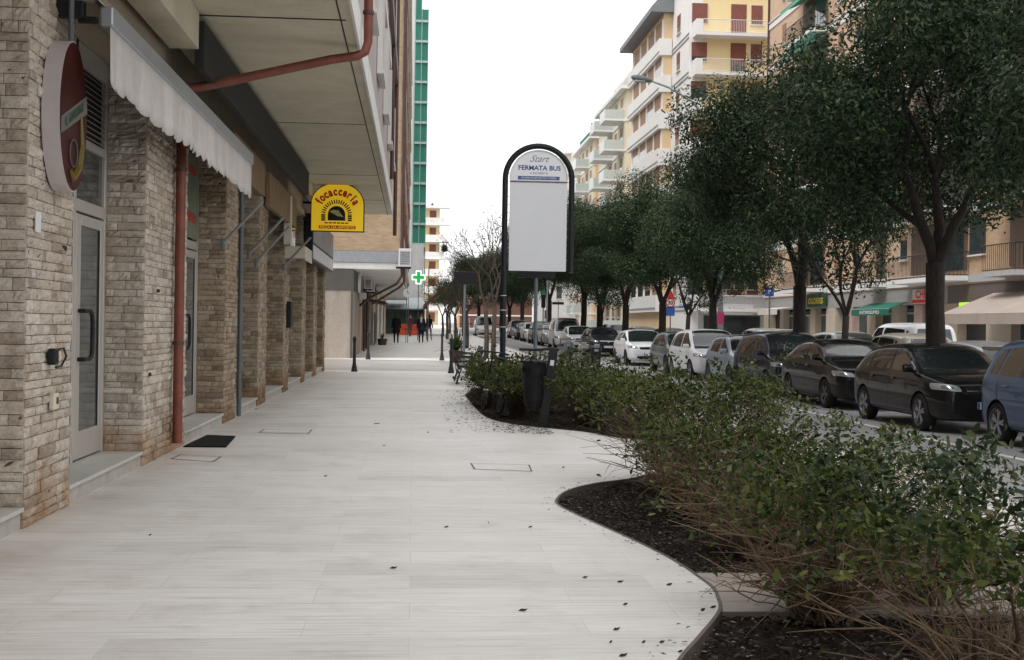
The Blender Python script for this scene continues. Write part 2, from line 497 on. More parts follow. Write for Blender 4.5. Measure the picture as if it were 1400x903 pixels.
bed1 = [(p.x, p.y) for p in edge] + [(PLX, 12.4), (PLX, -1.2)]
c_px = [(636,541),(650,558),(668,572),(700,580),(742,585),(800,591),(850,600)]
e2 = smooth_curve([G(*p) for p in c_px])
bed2 = [(p.x, p.y) for p in e2][::-1] + [(1.35, 28.2), (2.2, 29.0), (PLX, 29.2), (PLX, e2[-1].y + .1)]
def area(p):
    return sum(p[i][0]*p[(i+1) % len(p)][1] - p[(i+1) % len(p)][0]*p[i][1] for i in range(len(p))) / 2
if area(bed1) < 0: bed1 = bed1[::-1]
if area(bed2) < 0: bed2 = bed2[::-1]
outer = [(-9, -8), (5.2, -8), (5.2, 37), (-9, 37)]
tri = tessellate_polygon([[Vector((x, y, 0)) for x, y in outer], [Vector((x, y, 0)) for x, y in bed1], [Vector((x, y, 0)) for x, y in bed2]])
allp = outer + bed1 + bed2
pb = MB(); pb.add([(x, y, 0) for x, y in allp], [tuple(t) for t in tri])
pb.add([(-9, 37, 0), (5.2, 37, 0), (5.2, 330, slope(330)), (-9, 330, slope(330))], [(0, 1, 2, 3)])
struct(pb.build('pavement', m_pav))
rm = MB()
for bed in (bed1, bed2):
    n = len(bed)
    for i in range(n):
        (x0, y0), (x1, y1) = bed[i], bed[(i+1) % n]
        rm.add([(x0,y0,-.002),(x1,y1,-.002),(x1,y1,-.22),(x0,y0,-.22)], [(0,1,2,3)])
struct(rm.build('pavement_edge', m_rimedge))
lip = MB()
for bed in (bed1, bed2):
    n = len(bed); P = [Vector((x, y, 0)) for x, y in bed]
    for i in range(n):
        if P[i].x > PLX - .01 and P[(i+1) % n].x > PLX - .01: continue
        def off(k):
            tg = (P[(k+1) % n]-P[k-1]).normalized(); return Vector((tg.y, -tg.x, 0))*.014
        a, b = P[i], P[(i+1) % n]; oa, ob_ = off(i), off((i+1) % n); up_ = Vector((0, 0, .0035)); dn = Vector((0, 0, -.2))
        lip.add([a+oa+up_, b+ob_+up_, b-ob_*.4+up_, a-oa*.4+up_, a-oa*.4+dn, b-ob_*.4+dn], [(0,1,2,3), (3,2,5,4)])
struct(lip.build('planter_edging', plain('edging_steel', (.10, .075, .062), .6, 0, .4, 8)))
# soil in the beds: bumpy grid
def soil(name, x0, x1, y0, y1, step, z):
    nx, ny = int((x1-x0)/step)+1, int((y1-y0)/step)+1
    xs = np.linspace(x0, x1, nx); ys = np.linspace(y0, y1, ny)
    X, Y = np.meshgrid(xs, ys); Z = z + rng.normal(0, .012, X.shape) + .012*np.sin(X*5+Y*3) + .01*np.sin(Y*7-X*2)
    vs = np.stack([X, Y, Z], -1).reshape(-1, 3)
    fs = []
    for j in range(ny-1):
        for i in range(nx-1):
            a = j*nx+i; fs += [a, a+1, a+nx+1, a+nx]
    me = fast_mesh(name, vs, fs, 4, m_soil); return struct(link(name, me))
soil('soil', .5, PLX, -1.2, 12.5, .035, -.06)
soil('soil', .8, PLX, 15.5, 29.4, .06, -.055)
# sunken travertine crossing through the first bed
st = MB(); ya, yb = G(958, 783, -.02).y, G(1000, 836, -.02).y
st.box(1.3, PLX - .002, yb, ya, -.12, -.022)
struct(st.build('path', m_strip))
st = MB(); st.box(1.35, PLX - .002, 3.35, 3.95, -.12, -.022)
struct(st.build('path', m_strip))
# stones and dead leaves lying on the soil
def litter(name, n, x0, x1, y0, y1, z, mat, smin, smax, mask):
    V = []; Fc = []
    i = 0
    while i < n:
        x, y = rng.uniform(x0, x1), rng.uniform(y0, y1)
        if not mask(x, y): continue
        s = rng.uniform(smin, smax); a = rng.uniform(0, 6.28); b = len(V)
        ca, sa = math.cos(a)*s, math.sin(a)*s; t = rng.uniform(-.4, .4)*s
        zz = z + rng.uniform(.0, .02)
        V += [(x-ca, y-sa, zz), (x+sa*.45, y-ca*.45, zz+s*.25+t*.3), (x+ca, y+sa, zz+t), (x-sa*.45, y+ca*.45, zz+s*.15)]
        Fc += [b, b+1, b+2, b+3]; i += 1
    me = fast_mesh(name, V, Fc, 4, mat, False)
    return link(name, me)
def inpoly(poly):
    def f(x, y):
        c = False; n = len(poly)
        for i in range(n):
            x0, y0 = poly[i]; x1, y1 = poly[i-1]
            if (y0 > y) != (y1 > y) and x < (x1-x0)*(y-y0)/(y1-y0)+x0: c = not c
        return c
    return f
ip1, ip2 = inpoly(bed1), inpoly(bed2)
struct(litter('leaf_litter', 7000, .8, PLX, 4, 12.4, -.05, m_leaf_dead, .010, .034, ip1), 'stuff')
struct(litter('wood_chips', 2600, .8, PLX, 4, 12.4, -.045, plain('chip_tan', (.22, .20, .17), .8, 0, .5, 3), .006, .02, ip1), 'stuff')
struct(litter('leaf_litter', 1500, .8, PLX, 15.5, 29, -.045, m_leaf_dead, .015, .05, ip2), 'stuff')
spill = lambda x, y: (not ip2(x, y)) and abs(math.hypot((x-1.25)*1.4, (y-21.5)*.42) - 1.2) < 1.3 and rnd.random() < math.exp(-3.2*max(0, 1.45-x))
struct(litter('scattered_soil', 900, .5, 1.9, 16.5, 28, .004, plain('crumb', (.05, .042, .035), .9), .008, .03, spill), 'stuff')

near_edge = lambda x, y: (not ip1(x, y)) and any(ip1(x+dx, y+dy) for dx, dy in ((.16, 0), (.08, .1), (.08, -.1), (.05, 0)))
struct(litter('scattered_soil', 150, .8, 2.4, 4.6, 12.4, .004, plain('crumb', (.05, .042, .035), .9), .004, .018, near_edge), 'stuff')
# kerb and roads
kb = MB()
for y0, y1 in ((-8, 37), (37, 330)):
    a, b = slope(y0), slope(y1)
    kb.add([(5.2,y0,a+.004),(5.36,y0,a+.004),(5.36,y1,b+.004),(5.2,y1,b+.004)], [(0,1,2,3)])
    kb.add([(5.36,y0,a+.004),(5.36,y1,b+.004),(5.36,y1,b-.3),(5.36,y0,a-.3)], [(0,1,2,3)])
struct(kb.build('kerb', m_kerb))
rb_ = MB()
RZ = -.18
rb_.add([(5.3,-8,RZ),(19,-8,RZ),(19,37,RZ),(5.3,37,RZ)], [(0,1,2,3)])
rb_.add([(5.3,37,RZ),(19,37,RZ),(19,330,slope(330)+RZ),(5.3,330,slope(330)+RZ)], [(0,1,2,3)])
struct(rb_.build('road', m_asph))
g0 = MB()
g0.add([(-400,-60,-.6),(500,-60,-.6),(500,60,-.6),(-400,60,-.6)], [(0,1,2,3)])
g0.add([(-400,60,-.6),(500,60,-.6),(700,1500,1.1),(-700,1500,1.1)], [(0,1,2,3)])
struct(g0.build('ground', m_asph))
fs_ = MB()
for y0, y1 in ((-8, 37), (37, 330)):
    a, b = slope(y0), slope(y1)
    fs_.add([(18.9,y0,a-.02),(40,y0,a-.02),(40,y1,b-.02),(18.9,y1,b-.02),(18.9,y0,a-.3),(18.9,y1,b-.3)], [(0,1,2,3),(0,3,5,4)])
struct(fs_.build('far_pavement', plain('far_paving', (.42,.40,.38), .8)))
ln_ = MB()
for y0, y1 in ((-6, 37), (37, 140)):
    a, b = slope(y0)+RZ+.004, slope(y1)+RZ+.004
    ln_.add([(7.78,y0,a),(7.90,y0,a),(7.90,y1,b),(7.78,y1,b)], [(0,1,2,3)])
for y in np.arange(14.2, 120, 4.95):
    z = slope(y)+RZ+.005
    ln_.add([(7.90,y,z),(10.2,y,z),(10.2,y+.1,z),(7.90,y+.1,z)], [(0,1,2,3)])
struct(ln_.build('parking_lines', m_line))
md = MB()
for y0, y1 in ((-8, 37), (37, 330)):
    a, b = slope(y0)-.06, slope(y1)-.06
    md.add([(10.3,y0,a),(11.3,y0,a),(11.3,y1,b),(10.3,y1,b),(10.3,y0,a-.2),(10.3,y1,b-.2),(11.3,y0,a-.2),(11.3,y1,b-.2)], [(0,1,2,3),(0,3,5,4),(1,6,7,2)])
struct(md.build('median_strip', m_kerb))
# driveway crossing the pavement between the bollards
dr = MB()
def slab4(mb, x0, x1, y0, y1, dz):
    mb.add([(x0,y0,slope(y0)+dz),(x1,y0,slope(y0)+dz),(x1,y1,slope(y1)+dz),(x0,y1,slope(y1)+dz)], [(0,1,2,3)])
slab4(dr, -8.9, 5.15, 38.4, 46.4, .004)
struct(dr.build('driveway', m_drive))
dl = MB(); slab4(dl, -4.5, 4.9, 38.15, 38.32, .006); slab4(dl, -1.6, 4.9, 42.2, 42.45, .008)
struct(dl.build('driveway_line', m_marble))
dl = MB(); slab4(dl, -4.9, 4.9, 46.6, 46.85, .006)
struct(dl.build('driveway_gutter', m_greypipe))

# ---------------------------------------------------------------- left building
bldA = thing('apartment_building', 'near apartment building with split stone pillars and a wide cream overhang', 'building', (-4, 18, 0))
XW, XR_ = -2.66, -3.03      # pillar face, shopfront plane
ZTOP = 3.95
openings = [(7.2, 8.76), (9.89, 12.52), (14.75, 17.74), (18.89, 21.52), (22.69, 25.65), (26.72, 29.79), (30.78, 33.13), (34.31, 36.66)]
pillars = []
prev = None
segs = [(5.2, 7.2)] + [(openings[i][1], openings[i+1][0]) for i in range(len(openings)-1)] + [(36.66, 37.4)]

def stone_face(V, Fc, o, u, w_, h_, nrm, course=.078, prot=.028, sub=3, seed=0):
    """split-face courses on a plane: o origin, u along, z up, nrm outward"""
    r = np.random.default_rng(seed)
    u = np.array(u, float); nr = np.array(nrm, float); o = np.array(o, float); up = np.array([0, 0, 1.])
    z = 0.0
    while z < h_ - .01:
        ch = min(course * r.uniform(.72, 1.22), h_ - z)
        if h_ - (z + ch) < .03: ch = h_ - z
        x = 0.0; first = True
        while x < w_ - 1e-4:
            L = r.uniform(.10, .34)
            if first: L *= r.uniform(.4, 1); first = False
            if w_ - (x + L) < .07: L = w_ - x
            g = .0026
            x0, x1, z0, z1 = x + g, x + L - g, z + g, z + ch - g
            pr = r.uniform(.15, 1) * prot
            nx, nz = sub + 1, sub
            b = len(V)
            grid = np.zeros((nz+1, nx+1, 3))
            tilt = r.normal(0, .3)
            for j in range(nz+1):
                for i in range(nx+1):
                    a, c = i/nx, j/nz
                    e = 0 if (i in (0, nx) or j in (0, nz)) else 1
                    d = pr * (.45 + .55*e) + (r.normal(0, .006) + tilt*.004*(a-.5)) * (1 if e else .45)
                    P = o + u*(x0+(x1-x0)*a) + up*(z0+(z1-z0)*c) + nr*d
                    V.append(tuple(P))
            for j in range(nz):
                for i in range(nx):
                    k = b + j*(nx+1) + i
                    Fc.append((k, k+1, k+nx+2, k+nx+1))
            # skirt
            ring = [b+i for i in range(nx+1)] + [b+j*(nx+1)+nx for j in range(1, nz+1)] + [b+nz*(nx+1)+i for i in range(nx-1, -1, -1)] + [b+j*(nx+1) for j in range(nz-1, 0, -1)]
            s = len(V)
            for q in ring:
                V.append(tuple(np.array(V[q]) * 1 - nr * (np.dot(np.array(V[q]) - o, nr) + .012)))
            m = len(ring)
            for i in range(m):
                Fc.append((ring[i], ring[(i+1) % m], s + (i+1) % m, s + i))
            x += L
        z += ch

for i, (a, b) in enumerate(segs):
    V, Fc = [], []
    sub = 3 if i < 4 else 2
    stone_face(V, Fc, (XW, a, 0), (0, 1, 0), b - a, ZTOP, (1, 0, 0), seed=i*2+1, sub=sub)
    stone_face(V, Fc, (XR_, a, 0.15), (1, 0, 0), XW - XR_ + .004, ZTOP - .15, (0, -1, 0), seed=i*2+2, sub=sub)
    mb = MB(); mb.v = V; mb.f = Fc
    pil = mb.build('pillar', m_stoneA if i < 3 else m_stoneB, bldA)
    c = MB(); c.box(XR_ - .1, XW - .004, a + .004, b - .002, -.3, ZTOP)
    c.build('mortar_core', m_mortar, pil, local=False)
# steps
for i, (a, b) in enumerate(openings):
    s = MB(); s.box(XR_ - .5, XW - .01, a + .003, b - .003, -.2, .118)
    s.build('step', plain('step_riser_marble', (.42, .39, .35), .6, 0, .22, 7), bldA)
    s = MB(); s.box(XR_ - .5, XW + .014, a + .004, b - .004, .120, .150)
    s.build('step_tread', m_marble, bldA)
# back wall of openings, ceiling line
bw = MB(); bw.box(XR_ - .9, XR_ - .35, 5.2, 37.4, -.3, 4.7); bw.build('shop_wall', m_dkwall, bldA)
bm_ = MB(); bm_.box(XR_ - .34, XW - .01, 5.2, 37.4, ZTOP + .002, 4.69); bm_.build('lintel_beam', m_beam, bldA)
bm_ = MB(); bm_.box(XW - .005, XW + .05, 5.2, 37.4, ZTOP + .01, ZTOP + .14); bm_.build('ledge', m_beam, bldA)
XO = -.68
so = MB(); so.box(-9, XO - .02, 5.0, 37.4, 4.70, 4.95); so.build('overhang_slab', m_soffit, bldA)
fa = MB(); fa.box(XO - .018, XO + .01, 4.98, 37.42, 4.64, 5.02); fa.build('fascia', m_fascia, bldA)
# soffit joints, drip groove and cross beams
rear = MB(); rear.box(-9, XW-.02, -28, 5.18, -.3, 4.69); rear.box(-9, XO-.03, -28, 4.99, 4.70, 27); rear.build('unseen_rear_mass', m_pinkwall, bldA)  # unseen mass behind the camera, added to keep sun off the near pavement
jt = MB(); jt.box(XW, XO - .1, 13.45, 13.47, 4.690, 4.699); jt.box(XO - .16, XO - .145, 5, 37.4, 4.690, 4.699)
for y in (20.5, 27.5, 33): jt.box(XW, XO - .17, y, y + .012, 4.693, 4.699)
jt.build('soffit_joint', m_dkbox, bldA)
cb_ = MB(); cb_.box(XW + .06, -2.30, 5.2, 13.3, 4.30, 4.688); cb_.build('downstand_beam', m_soffit, bldA)
cb_ = MB(); cb_.box(XW + .06, -2.42, 13.5, 36.8, 4.42, 4.688); cb_.build('downstand_beam', m_soffit, bldA)
db = MB(); db.bbox((-2.30, 19.9, 4.36), (.10, 13.1, .50), .008); db.build('shutter_housing', m_dkbox, bldA)
# upper wall with projecting roller shutters
uw = MB(); uw.box(-9, XO - .03, 5.0, 37.38, 4.96, 27); uw.build('upper_wall', m_pinkwall, bldA)
for k in range(7):
    z = 5.02 + 3.05 * k
    s = MB(); s.box(XO - .028, XO + .03, 5, 36.86, z + 2.72, z + 3.0); s.build('string_course', m_fascia, bldA)
    for y in (7.2, 10.4, 13.2, 17.4, 21.6, 25.8, 30.0, 34.0):
        w = MB(); w.box(XO - .028, XO + .018, y, y + 1.25, z + .85, z + 2.45)
        wo = w.build('window', m_shut, bldA)
        fr = MB(); fr.box(XO - .02, XO + .07, y - .06, y, z + .8, z + 2.5); fr.box(XO - .02, XO + .07, y + 1.25, y + 1.31, z + .8, z + 2.5); fr.box(XO - .02, XO + .1, y - .08, y + 1.33, z + .73, z + .80)
        fr.build('window_frame', m_fascia, wo)
for (x, z, r, m, n_) in ((XO + .07, 8.45, .075, m_brownpipe, 'eaves_pipe'), ):
    q = MB(); q.box(x - .05, x + .05, 5, 36.6, z - .1, z + .28); q.build('roller_blind_housing', m, bldA)
for z in (5.5, 8.6):
    pass
q = MB(); q.tube([(XO + .07, 31.2, 5.05), (XO + .07, 31.2, 27)], .05, 8); q.build('drain_pipe', m_brownpipe, bldA)
q = MB(); q.tube([(XO + .08, 36.3, 4.0), (XO + .08, 36.3, 27)], .055, 8); q.build('drain_pipe', m_brownpipe, bldA)

# shopfront of the second opening (aluminium door, louvre, transom light)
def doorset(y0, y1, dy, main=True):
    """aluminium front between y0 and y1 in the plane XR_; the leaf begins at dy"""
    x = XR_ + .0
    fr = MB()
    fr.box(x-.06, x, y0, y0+.07, .15, ZTOP); fr.box(x-.06, x, y1-.09, y1, .15, ZTOP)
    fr.box(x-.06, x, dy-.08, dy-.002, .15, ZTOP)
    fr.box(x-.06, x+.004, y0+.07, y1-.09, 2.42, 2.53); fr.box(x-.06, x, y0+.07, y1-.09, 3.02, 3.10); fr.box(x-.06, x, y0+.07, y1-.09, 3.75, ZTOP)
    fo = fr.build('shopfront_frame', m_alu, bldA, bevel=.004)
    gl = MB(); gl.box(x-.04, x-.03, y0+.07, dy-.08, .15, 2.42); gl.build('side_glass', m_glassG, fo)
    gl = MB(); gl.box(x-.04, x-.03, dy, y1-.09, 2.53, 3.02); gl.build('transom_glass', m_glass, fo)
    dr_ = MB()
    a, b = dy + .01, y1 - .10
    dr_.box(x-.05, x-.002, a, a+.17, .17, 2.40); dr_.box(x-.05, x-.002, b-.12, b, .17, 2.40)
    dr_.box(x-.05, x-.002, a+.17, b-.12, .17, .42); dr_.box(x-.05, x-.002, a+.17, b-.12, 2.30, 2.40)
    do = dr_.build('door', m_alu, bldA, bevel=.004)
    gl = MB(); gl.box(x-.03, x-.02, a+.17, b-.12, .42, 2.30); gl.build('pane', m_glassD, do)
    gk = MB()
    for (p, q, r, s) in ((a+.165, a+.18, .42, 2.30), (b-.135, b-.12, .42, 2.30)): gk.box(x-.02, x-.008, p, q, r, s)
    gk.build('gasket', m_black, do)
    h = MB(); yy = a + .10
    h.tube([(x, yy, 1.52), (x+.05, yy, 1.52), (x+.075, yy+.12, 1.52), (x+.08, yy+.17, 1.48), (x+.08, yy+.19, 1.40), (x+.08, yy+.19, 1.20), (x+.08, yy+.17, 1.12), (x+.075, yy+.12, 1.08), (x+.05, yy, 1.08), (x, yy, 1.08)], .02, 10)
    h.build('handle', m_black, do, smooth=True)
    lv = MB(); lv.box(x-.05, x-.045, y0+.07, y1-.09, 3.10, 3.75); lo = lv.build('louvre_back', m_louvdark, fo)
    lv = MB()
    n = 12
    for k in range(n):
        z = 3.12 + .62 * k / n
        lv.add([(x-.045, dy, z+.03), (x-.045, y1-.09, z+.03), (x-.005, y1-.09, z), (x-.005, dy, z), (x-.045, dy, z+.036), (x-.045, y1-.09, z+.036), (x-.005, y1-.09, z+.008), (x-.005, dy, z+.008)],
               [(0,1,2,3),(7,6,5,4),(3,2,6,7),(0,4,5,1),(0,3,7,4),(1,5,6,2)])
    lv.build('louvre', m_alu, fo)
    # blind and paper behind the glass
    return fo
doorset(9.89, 12.52, 11.42)
fo = doorset(14.75, 17.74, 16.4)
for a, b in openings[3:]:
    x = XR_
    g = MB(); g.box(x-.05, x-.02, a+.06, b-.06, .2, ZTOP-.5); 
    fr = MB(); fr.box(x-.06, x, a, a+.06, .15, ZTOP); fr.box(x-.06, x, b-.06, b, .15, ZTOP); fr.box(x-.06, x, a+.06, b-.06, 2.4, 2.5); fr.box(x-.06, x, a+.06, b-.06, ZTOP-.5, ZTOP); fr.box(x-.06, x, (a+b)/2-.03, (a+b)/2+.03, .15, 2.4)
    fo = fr.build('shopfront_frame', m_alub, bldA); g.build('pane', m_glass, fo)
g = MB(); g.box(XR_-.05, XR_-.01, 7.2, 8.75, .15, ZTOP); g.build('shopfront_frame', m_alu, bldA)
# wooden fascia boards over the middle openings
for a, b, z0, z1 in ((17.6, 21.2, 3.55, 4.1), (21.9, 26.8, 3.45, 4.05)):
    t_ = MB(); t_.bbox((XW+.09, (a+b)/2, (z0+z1)/2), (.08, b-a, z1-z0), .01); t_.build('fascia_board', m_wood, bldA)
# little canopy shelf and window recess over pillar five
t_ = MB(); t_.box(XW+.01, XW+.42, 25.7, 27.4, 2.95, 3.0); t_.box(XW+.41, XW+.42, 25.7, 27.4, 2.72, 2.95); t_.box(XW+.01, XW+.42, 25.69, 25.7, 2.75, 2.95); t_.build('shelf_canopy', m_cream, bldA)
t_ = MB(); t_.box(XW+.01, XW+.15, 25.4, 25.65, 3.02, 4.0); t_.build('window_jamb', m_cream, bldA)
t_ = MB(); t_.box(XW+.015, XW+.06, 25.66, 27.3, 3.05, 3.95); t_.build('pane', m_glass, bldA)

# poster and intercom details
q = MB(); q.box(XR_+.002, XR_+.012, 16.42, 17.62, 2.56, 3.7); po = q.build('poster', plain('poster_green', (.16,.19,.13), .6, 0, .25, 2), bldA)
q = MB()
for z_ in (3.42, 2.78): q.box(XR_+.013, XR_+.018, 16.65, 17.4, z_, z_+.12)
q.build('red_stripes', plain('poster_red', (.36,.04,.03), .6), po)
for (y, z, nm) in ((9.62, 1.98, 'vent'), (13.1, 1.75, 'vent'), (12.75, .9, 'vent')):
    q = MB(); q.bbox((XW+.02, y, z), (.02, .10, .035), .006); q.build('wall_vent', m_louvdark, bldA)
q = MB(); q.bbox((XW+.06, 26.3, 1.6), (.10, .35, .55), .015); q.build('mail_box', m_black, bldA)
# ---- red downpipe
rp = thing('downpipe', 'red painted downpipe crossing under the overhang and running down the stone wall', 'pipe', (XW+.07, 14.1, 0))
q = MB(); q.tube([(XW+.09, 13.88, .10), (XW+.09, 13.88, 3.92), (XW+.12, 13.92, 4.0), (XW+.2, 14.15, 4.05), (-1.0, 14.6, 4.51), (-.72, 14.7, 4.58), (-.62, 14.72, 4.64), (-.59, 14.73, 4.76), (-.59, 14.73, 12)], .053, 14)
q.build('pipe', m_red, rp, smooth=True)
for z in (1.2, 3.1): q = MB(); q.lathe([(.052,-.02),(.063,-.02),(.063,.02),(.052,.02)], (XW+.09, 13.88, z)); q.build('pipe_clamp', m_brownpipe, rp)
for z in (5.1, 8.1): q = MB(); q.lathe([(.052,-.02),(.066,-.02),(.066,.02),(.052,.02)], (-.59, 14.73, z)); q.build('pipe_clamp', m_brownpipe, rp)
rp = thing('downpipe', 'thin grey downpipe at the corner of the third stone pillar', 'pipe', (XW+.05, 18.98, 0))
q = MB(); q.tube([(XW+.05, 18.98, .02), (XW+.05, 18.98, 3.9)], .035, 10); q.build('pipe', m_greypipe, rp, smooth=True)
for z in (.9, 2.2, 3.4): q = MB(); q.lathe([(.034,-.015),(.045,-.015),(.045,.015),(.034,.015)], (XW+.05, 18.98, z), n=12); q.build('pipe_clamp', m_greypipe, rp)

# ---- awning
aw = thing('awning', 'retracted awning with scalloped white valance hanging over the glass shop door', 'awning', (-2.4, 13.3, 3.7))
q = MB(); q.bbox((-2.31, 13.50, 3.70), (.10, 8.1, .15), .015); q.build('front_rail', m_alub, aw)
q = MB(); q.bbox((-2.50, 13.50, 3.86), (.2, 8.1, .12), .02); q.build('roller_cassette', m_beam, aw)
q = MB()
N = 400; V = []
for i in range(N+1):
    y = 9.47 + 8.06*i/N
    sc = abs(math.sin(math.pi*(y-9.47)/.26))
    zb = 3.21 - .055*sc**.6 + .012*math.sin(y*2.1)
    wv = .018*math.sin(y*9+math.sin(y*1.7)*2)+.010*math.sin(y*23+1)
    for k in range(5):
        f = k/4
        V.append((-2.285 + wv*f + .01*f, y, 3.64 + (zb-3.64)*f))
q.add(V, [(i*5+k, (i+1)*5+k, (i+1)*5+k+1, i*5+k+1) for i in range(N) for k in range(4)])
vo = q.build('valance', m_cloth, aw, smooth='all')
md_ = vo.modifiers.new('thickness', 'SOLIDIFY'); md_.thickness = .003
q = MB(); q.add([(-2.44,9.35,3.90),(-2.44,17.35,3.90),(-2.32,17.35,3.765),(-2.32,9.35,3.765),(-2.44,9.35,3.895),(-2.44,17.35,3.895),(-2.32,17.35,3.76),(-2.32,9.35,3.76)], [(0,1,2,3),(7,6,5,4),(0,3,7,4),(1,5,6,2)]); q.build('canopy_cloth', m_cloth, aw)
for y in (9.42, 13.3, 17.2):
    q = MB(); q.bbox((-2.56, y, 3.73), (.2, .10, .12), .01); q.bbox((-2.45, y+.06, 3.67), (.14, .05, .05), .01); q.build('arm_bracket', m_black, aw)
# folding-arm struts fixed to the pillars
for i, (y, z, lab) in enumerate(((17.3, 2.5, 'bare awning strut just beyond the red downpipe'), (20.0, 2.5, 'bare awning strut on the fourth stone pillar, nearer of two'), (20.9, 2.42, 'bare awning strut on the fourth stone pillar, farther of two'), (25.3, 2.55, 'bare awning strut below the cream shelf canopy'))):
    t = thing('awning_strut', lab, 'awning arm', (XW, y, z), 'awning struts along the stone wall')
    q = MB(); q.tube([(XW+.02, y, z), (XW+.55, y+.15, z+.62)], .022, 8); q.build('arm', plain('strut_grey', (.22,.21,.19), .5), t, smooth=True)
    q = MB(); q.bbox((XW+.025, y, z), (.05, .09, .14), .008); q.build('bracket', m_greypipe, t)
# cable-mounted items on first pillar
t = thing('wall_lamp_fitting', 'small black wire fitting on the near stone pillar', 'fitting', (XW+.03, 9.27, 1.06))
q = MB(); q.bbox((XW+.05, 9.27, 1.17), (.06, .10, .12), .015); q.build('body', m_black, t)
q = MB(); q.tube([(XW+.06, 9.31, 1.22), (XW+.10, 9.36, 1.23), (XW+.11, 9.39, 1.17), (XW+.08, 9.38, 1.10), (XW+.06, 9.30, 1.09)], .008, 6); q.build('loop', m_black, t, smooth=True)
t = thing('socket_box', 'cream socket box low on the near stone pillar', 'socket', (XW+.02, 9.36, .78))
q = MB(); q.bbox((XW+.035, 9.36, .84), (.04, .13, .12), .01); q.build('cover', m_cream, t)
q = MB(); q.bbox((XW+.056, 9.375, .845), (.006, .05, .05), .002); q.build('slot', m_brownpipe, t)
t = thing('wall_plate', 'small blank white plate high on the near stone pillar', 'plate', (XW+.015, 8.93, 2.03))
q = MB(); q.bbox((XW+.028, 8.93, 2.12), (.02, .10, .15), .008); q.build('plate', m_whitep, t)
# ---- oval light box sign
t = thing('oval_sign', 'oval red light box sign with white rim on the near stone pillar', 'sign', (XW+.1, 9.36, 2.35))
oc = (9.36, 2.93); ra, rb = .36, .55
ov = [(ra*math.cos(a)*1.0, rb*math.sin(a)) for a in np.linspace(0, 2*math.pi, 48, endpoint=False)]
yv = Vector((0, 1, 0))
q = MB(); q.prism(ov, (XW+.02, oc[0], oc[1]), yv, ZU, XR, .125); q.build('box', plain('sign_rim_white', (.55, .50, .50), .45, 0, .08, 2), t)
q = MB(); q.prism([(a*.985, b*.985) for a, b in ov], (XW+.1455, oc[0], oc[1]), yv, ZU, XR, .004); q.build('face', plain('oval_face_red', (.045, .007, .005), .5, 0, .5, 5), t)
def ovx(b): return ra*.97*math.sqrt(max(0, 1-(b/(rb*.985))**2))
band = [(-ra*.93, -.16), (-ra*.93+.02, -.02), (ra*.93, .24), (ra*.86, .10)]
band = [(-.335,-.17),(-.345,-.05),(.33,.21),(.35,.08)]
q = MB(); q.prism(band, (XW+.151, oc[0], oc[1]), yv, ZU, XR, .003); q.build('band', plain('band_dull', (.13,.12,.11), .6), t)
u2 = Vector((0, .64, .255)).normalized(); v2 = XR.cross(u2)
q = MB(); put_text(q, 'IL GIARDINO', .088, (XW+.1565, oc[0]-.01, oc[1]+.015), u2, v2, bold=.003, shear=.2); q.build('lettering', plain('sign_green', (.01, .06, .035), .6), t)
q = MB(); q.tube([Vector((XW+.155, oc[0]-.02+.10*math.cos(a), oc[1]-.27+.10*math.sin(a))) for a in np.linspace(0, 6.28, 25)], .007, 6)
q.build('ring', plain('ring_dull', (.08,.08,.08), .5), t)
q = MB(); q.tube([(XW+.155, oc[0]+.17, oc[1]+.02), (XW+.155, oc[0]+.20, oc[1]-.18), (XW+.155, oc[0]+.12, oc[1]-.36), (XW+.155, oc[0]-.04, oc[1]-.46), (XW+.155, oc[0]-.10, oc[1]-.40)], [.012,.022,.03,.026,.012], 6); q.build('ribbon', plain('sign_ochre', (.14, .10, .012), .4, 0, .1), t)
q = MB(); q.tube([(XW+.12, oc[0], oc[1]+rb-.02), (XW+.12, oc[0], oc[1]+rb+.35)], .02, 8); q.build('conduit', m_greypipe, t)

# ---- focacceria sign (perpendicular to the wall)
SY = 29.6; sc = 73/1700*SY; sx = G(462, 600).x
dd = _R3 @ Vector(((461.5-CX)/F, -(283.5-CY)/F, -1)); tt = SY/dd.y
scx, scz = dd.x*tt, H+dd.z*tt
t = thing('hanging_sign', 'yellow light box sign of a bakery with an arched top and oven picture', 'sign', (scx, SY, scz-.6))
W2, H2 = .63, .58
out = [(-W2, -H2), (W2, -H2), (W2, .05)]
out += [(W2*math.cos(a)**1.0, .05+(H2-.05)*math.sin(a)**.9) for a in np.linspace(.12, math.pi-.12, 22)] + [(-W2, .05)]
q = MB(); q.prism(out, (scx, SY, scz), XR, ZU, Vector((0,1,0)), .16); q.build('box', m_black, t)
q = MB(); q.prism([(a*.965, b*.965) for a, b in out], (scx, SY-.003, scz), XR, ZU, Vector((0,-1,0)), .004); q.build('face', m_yelsign, t)
arch = lambda r, z0, n=20: [(r*math.cos(a), z0+r*math.sin(a)) for a in np.linspace(0, math.pi, n)]
q = MB()
yf = SY-.009
q.prism([(-.205,-.32),(.205,-.32)] + arch(.205, -.18), (scx-.02, yf, scz), XR, ZU, Vector((0,-1,0)), .003)
for k in range(19):
    a = math.pi*k/18
    for r0 in (.255,):
        cx_, cz_ = (r0+.055)*math.cos(a), -.18+(r0+.055)*math.sin(a)
        cx_ = cx_*1.0; u_ = Vector((math.cos(a), 0, math.sin(a))); v_ = Vector((-math.sin(a), 0, math.cos(a)))
        q.prism([(-.048,-.017),(.048,-.013),(.048,.015),(-.048,.013)], Vector((scx-.02+cx_, yf, scz+cz_)), u_, v_, Vector((0,-1,0)), .003)
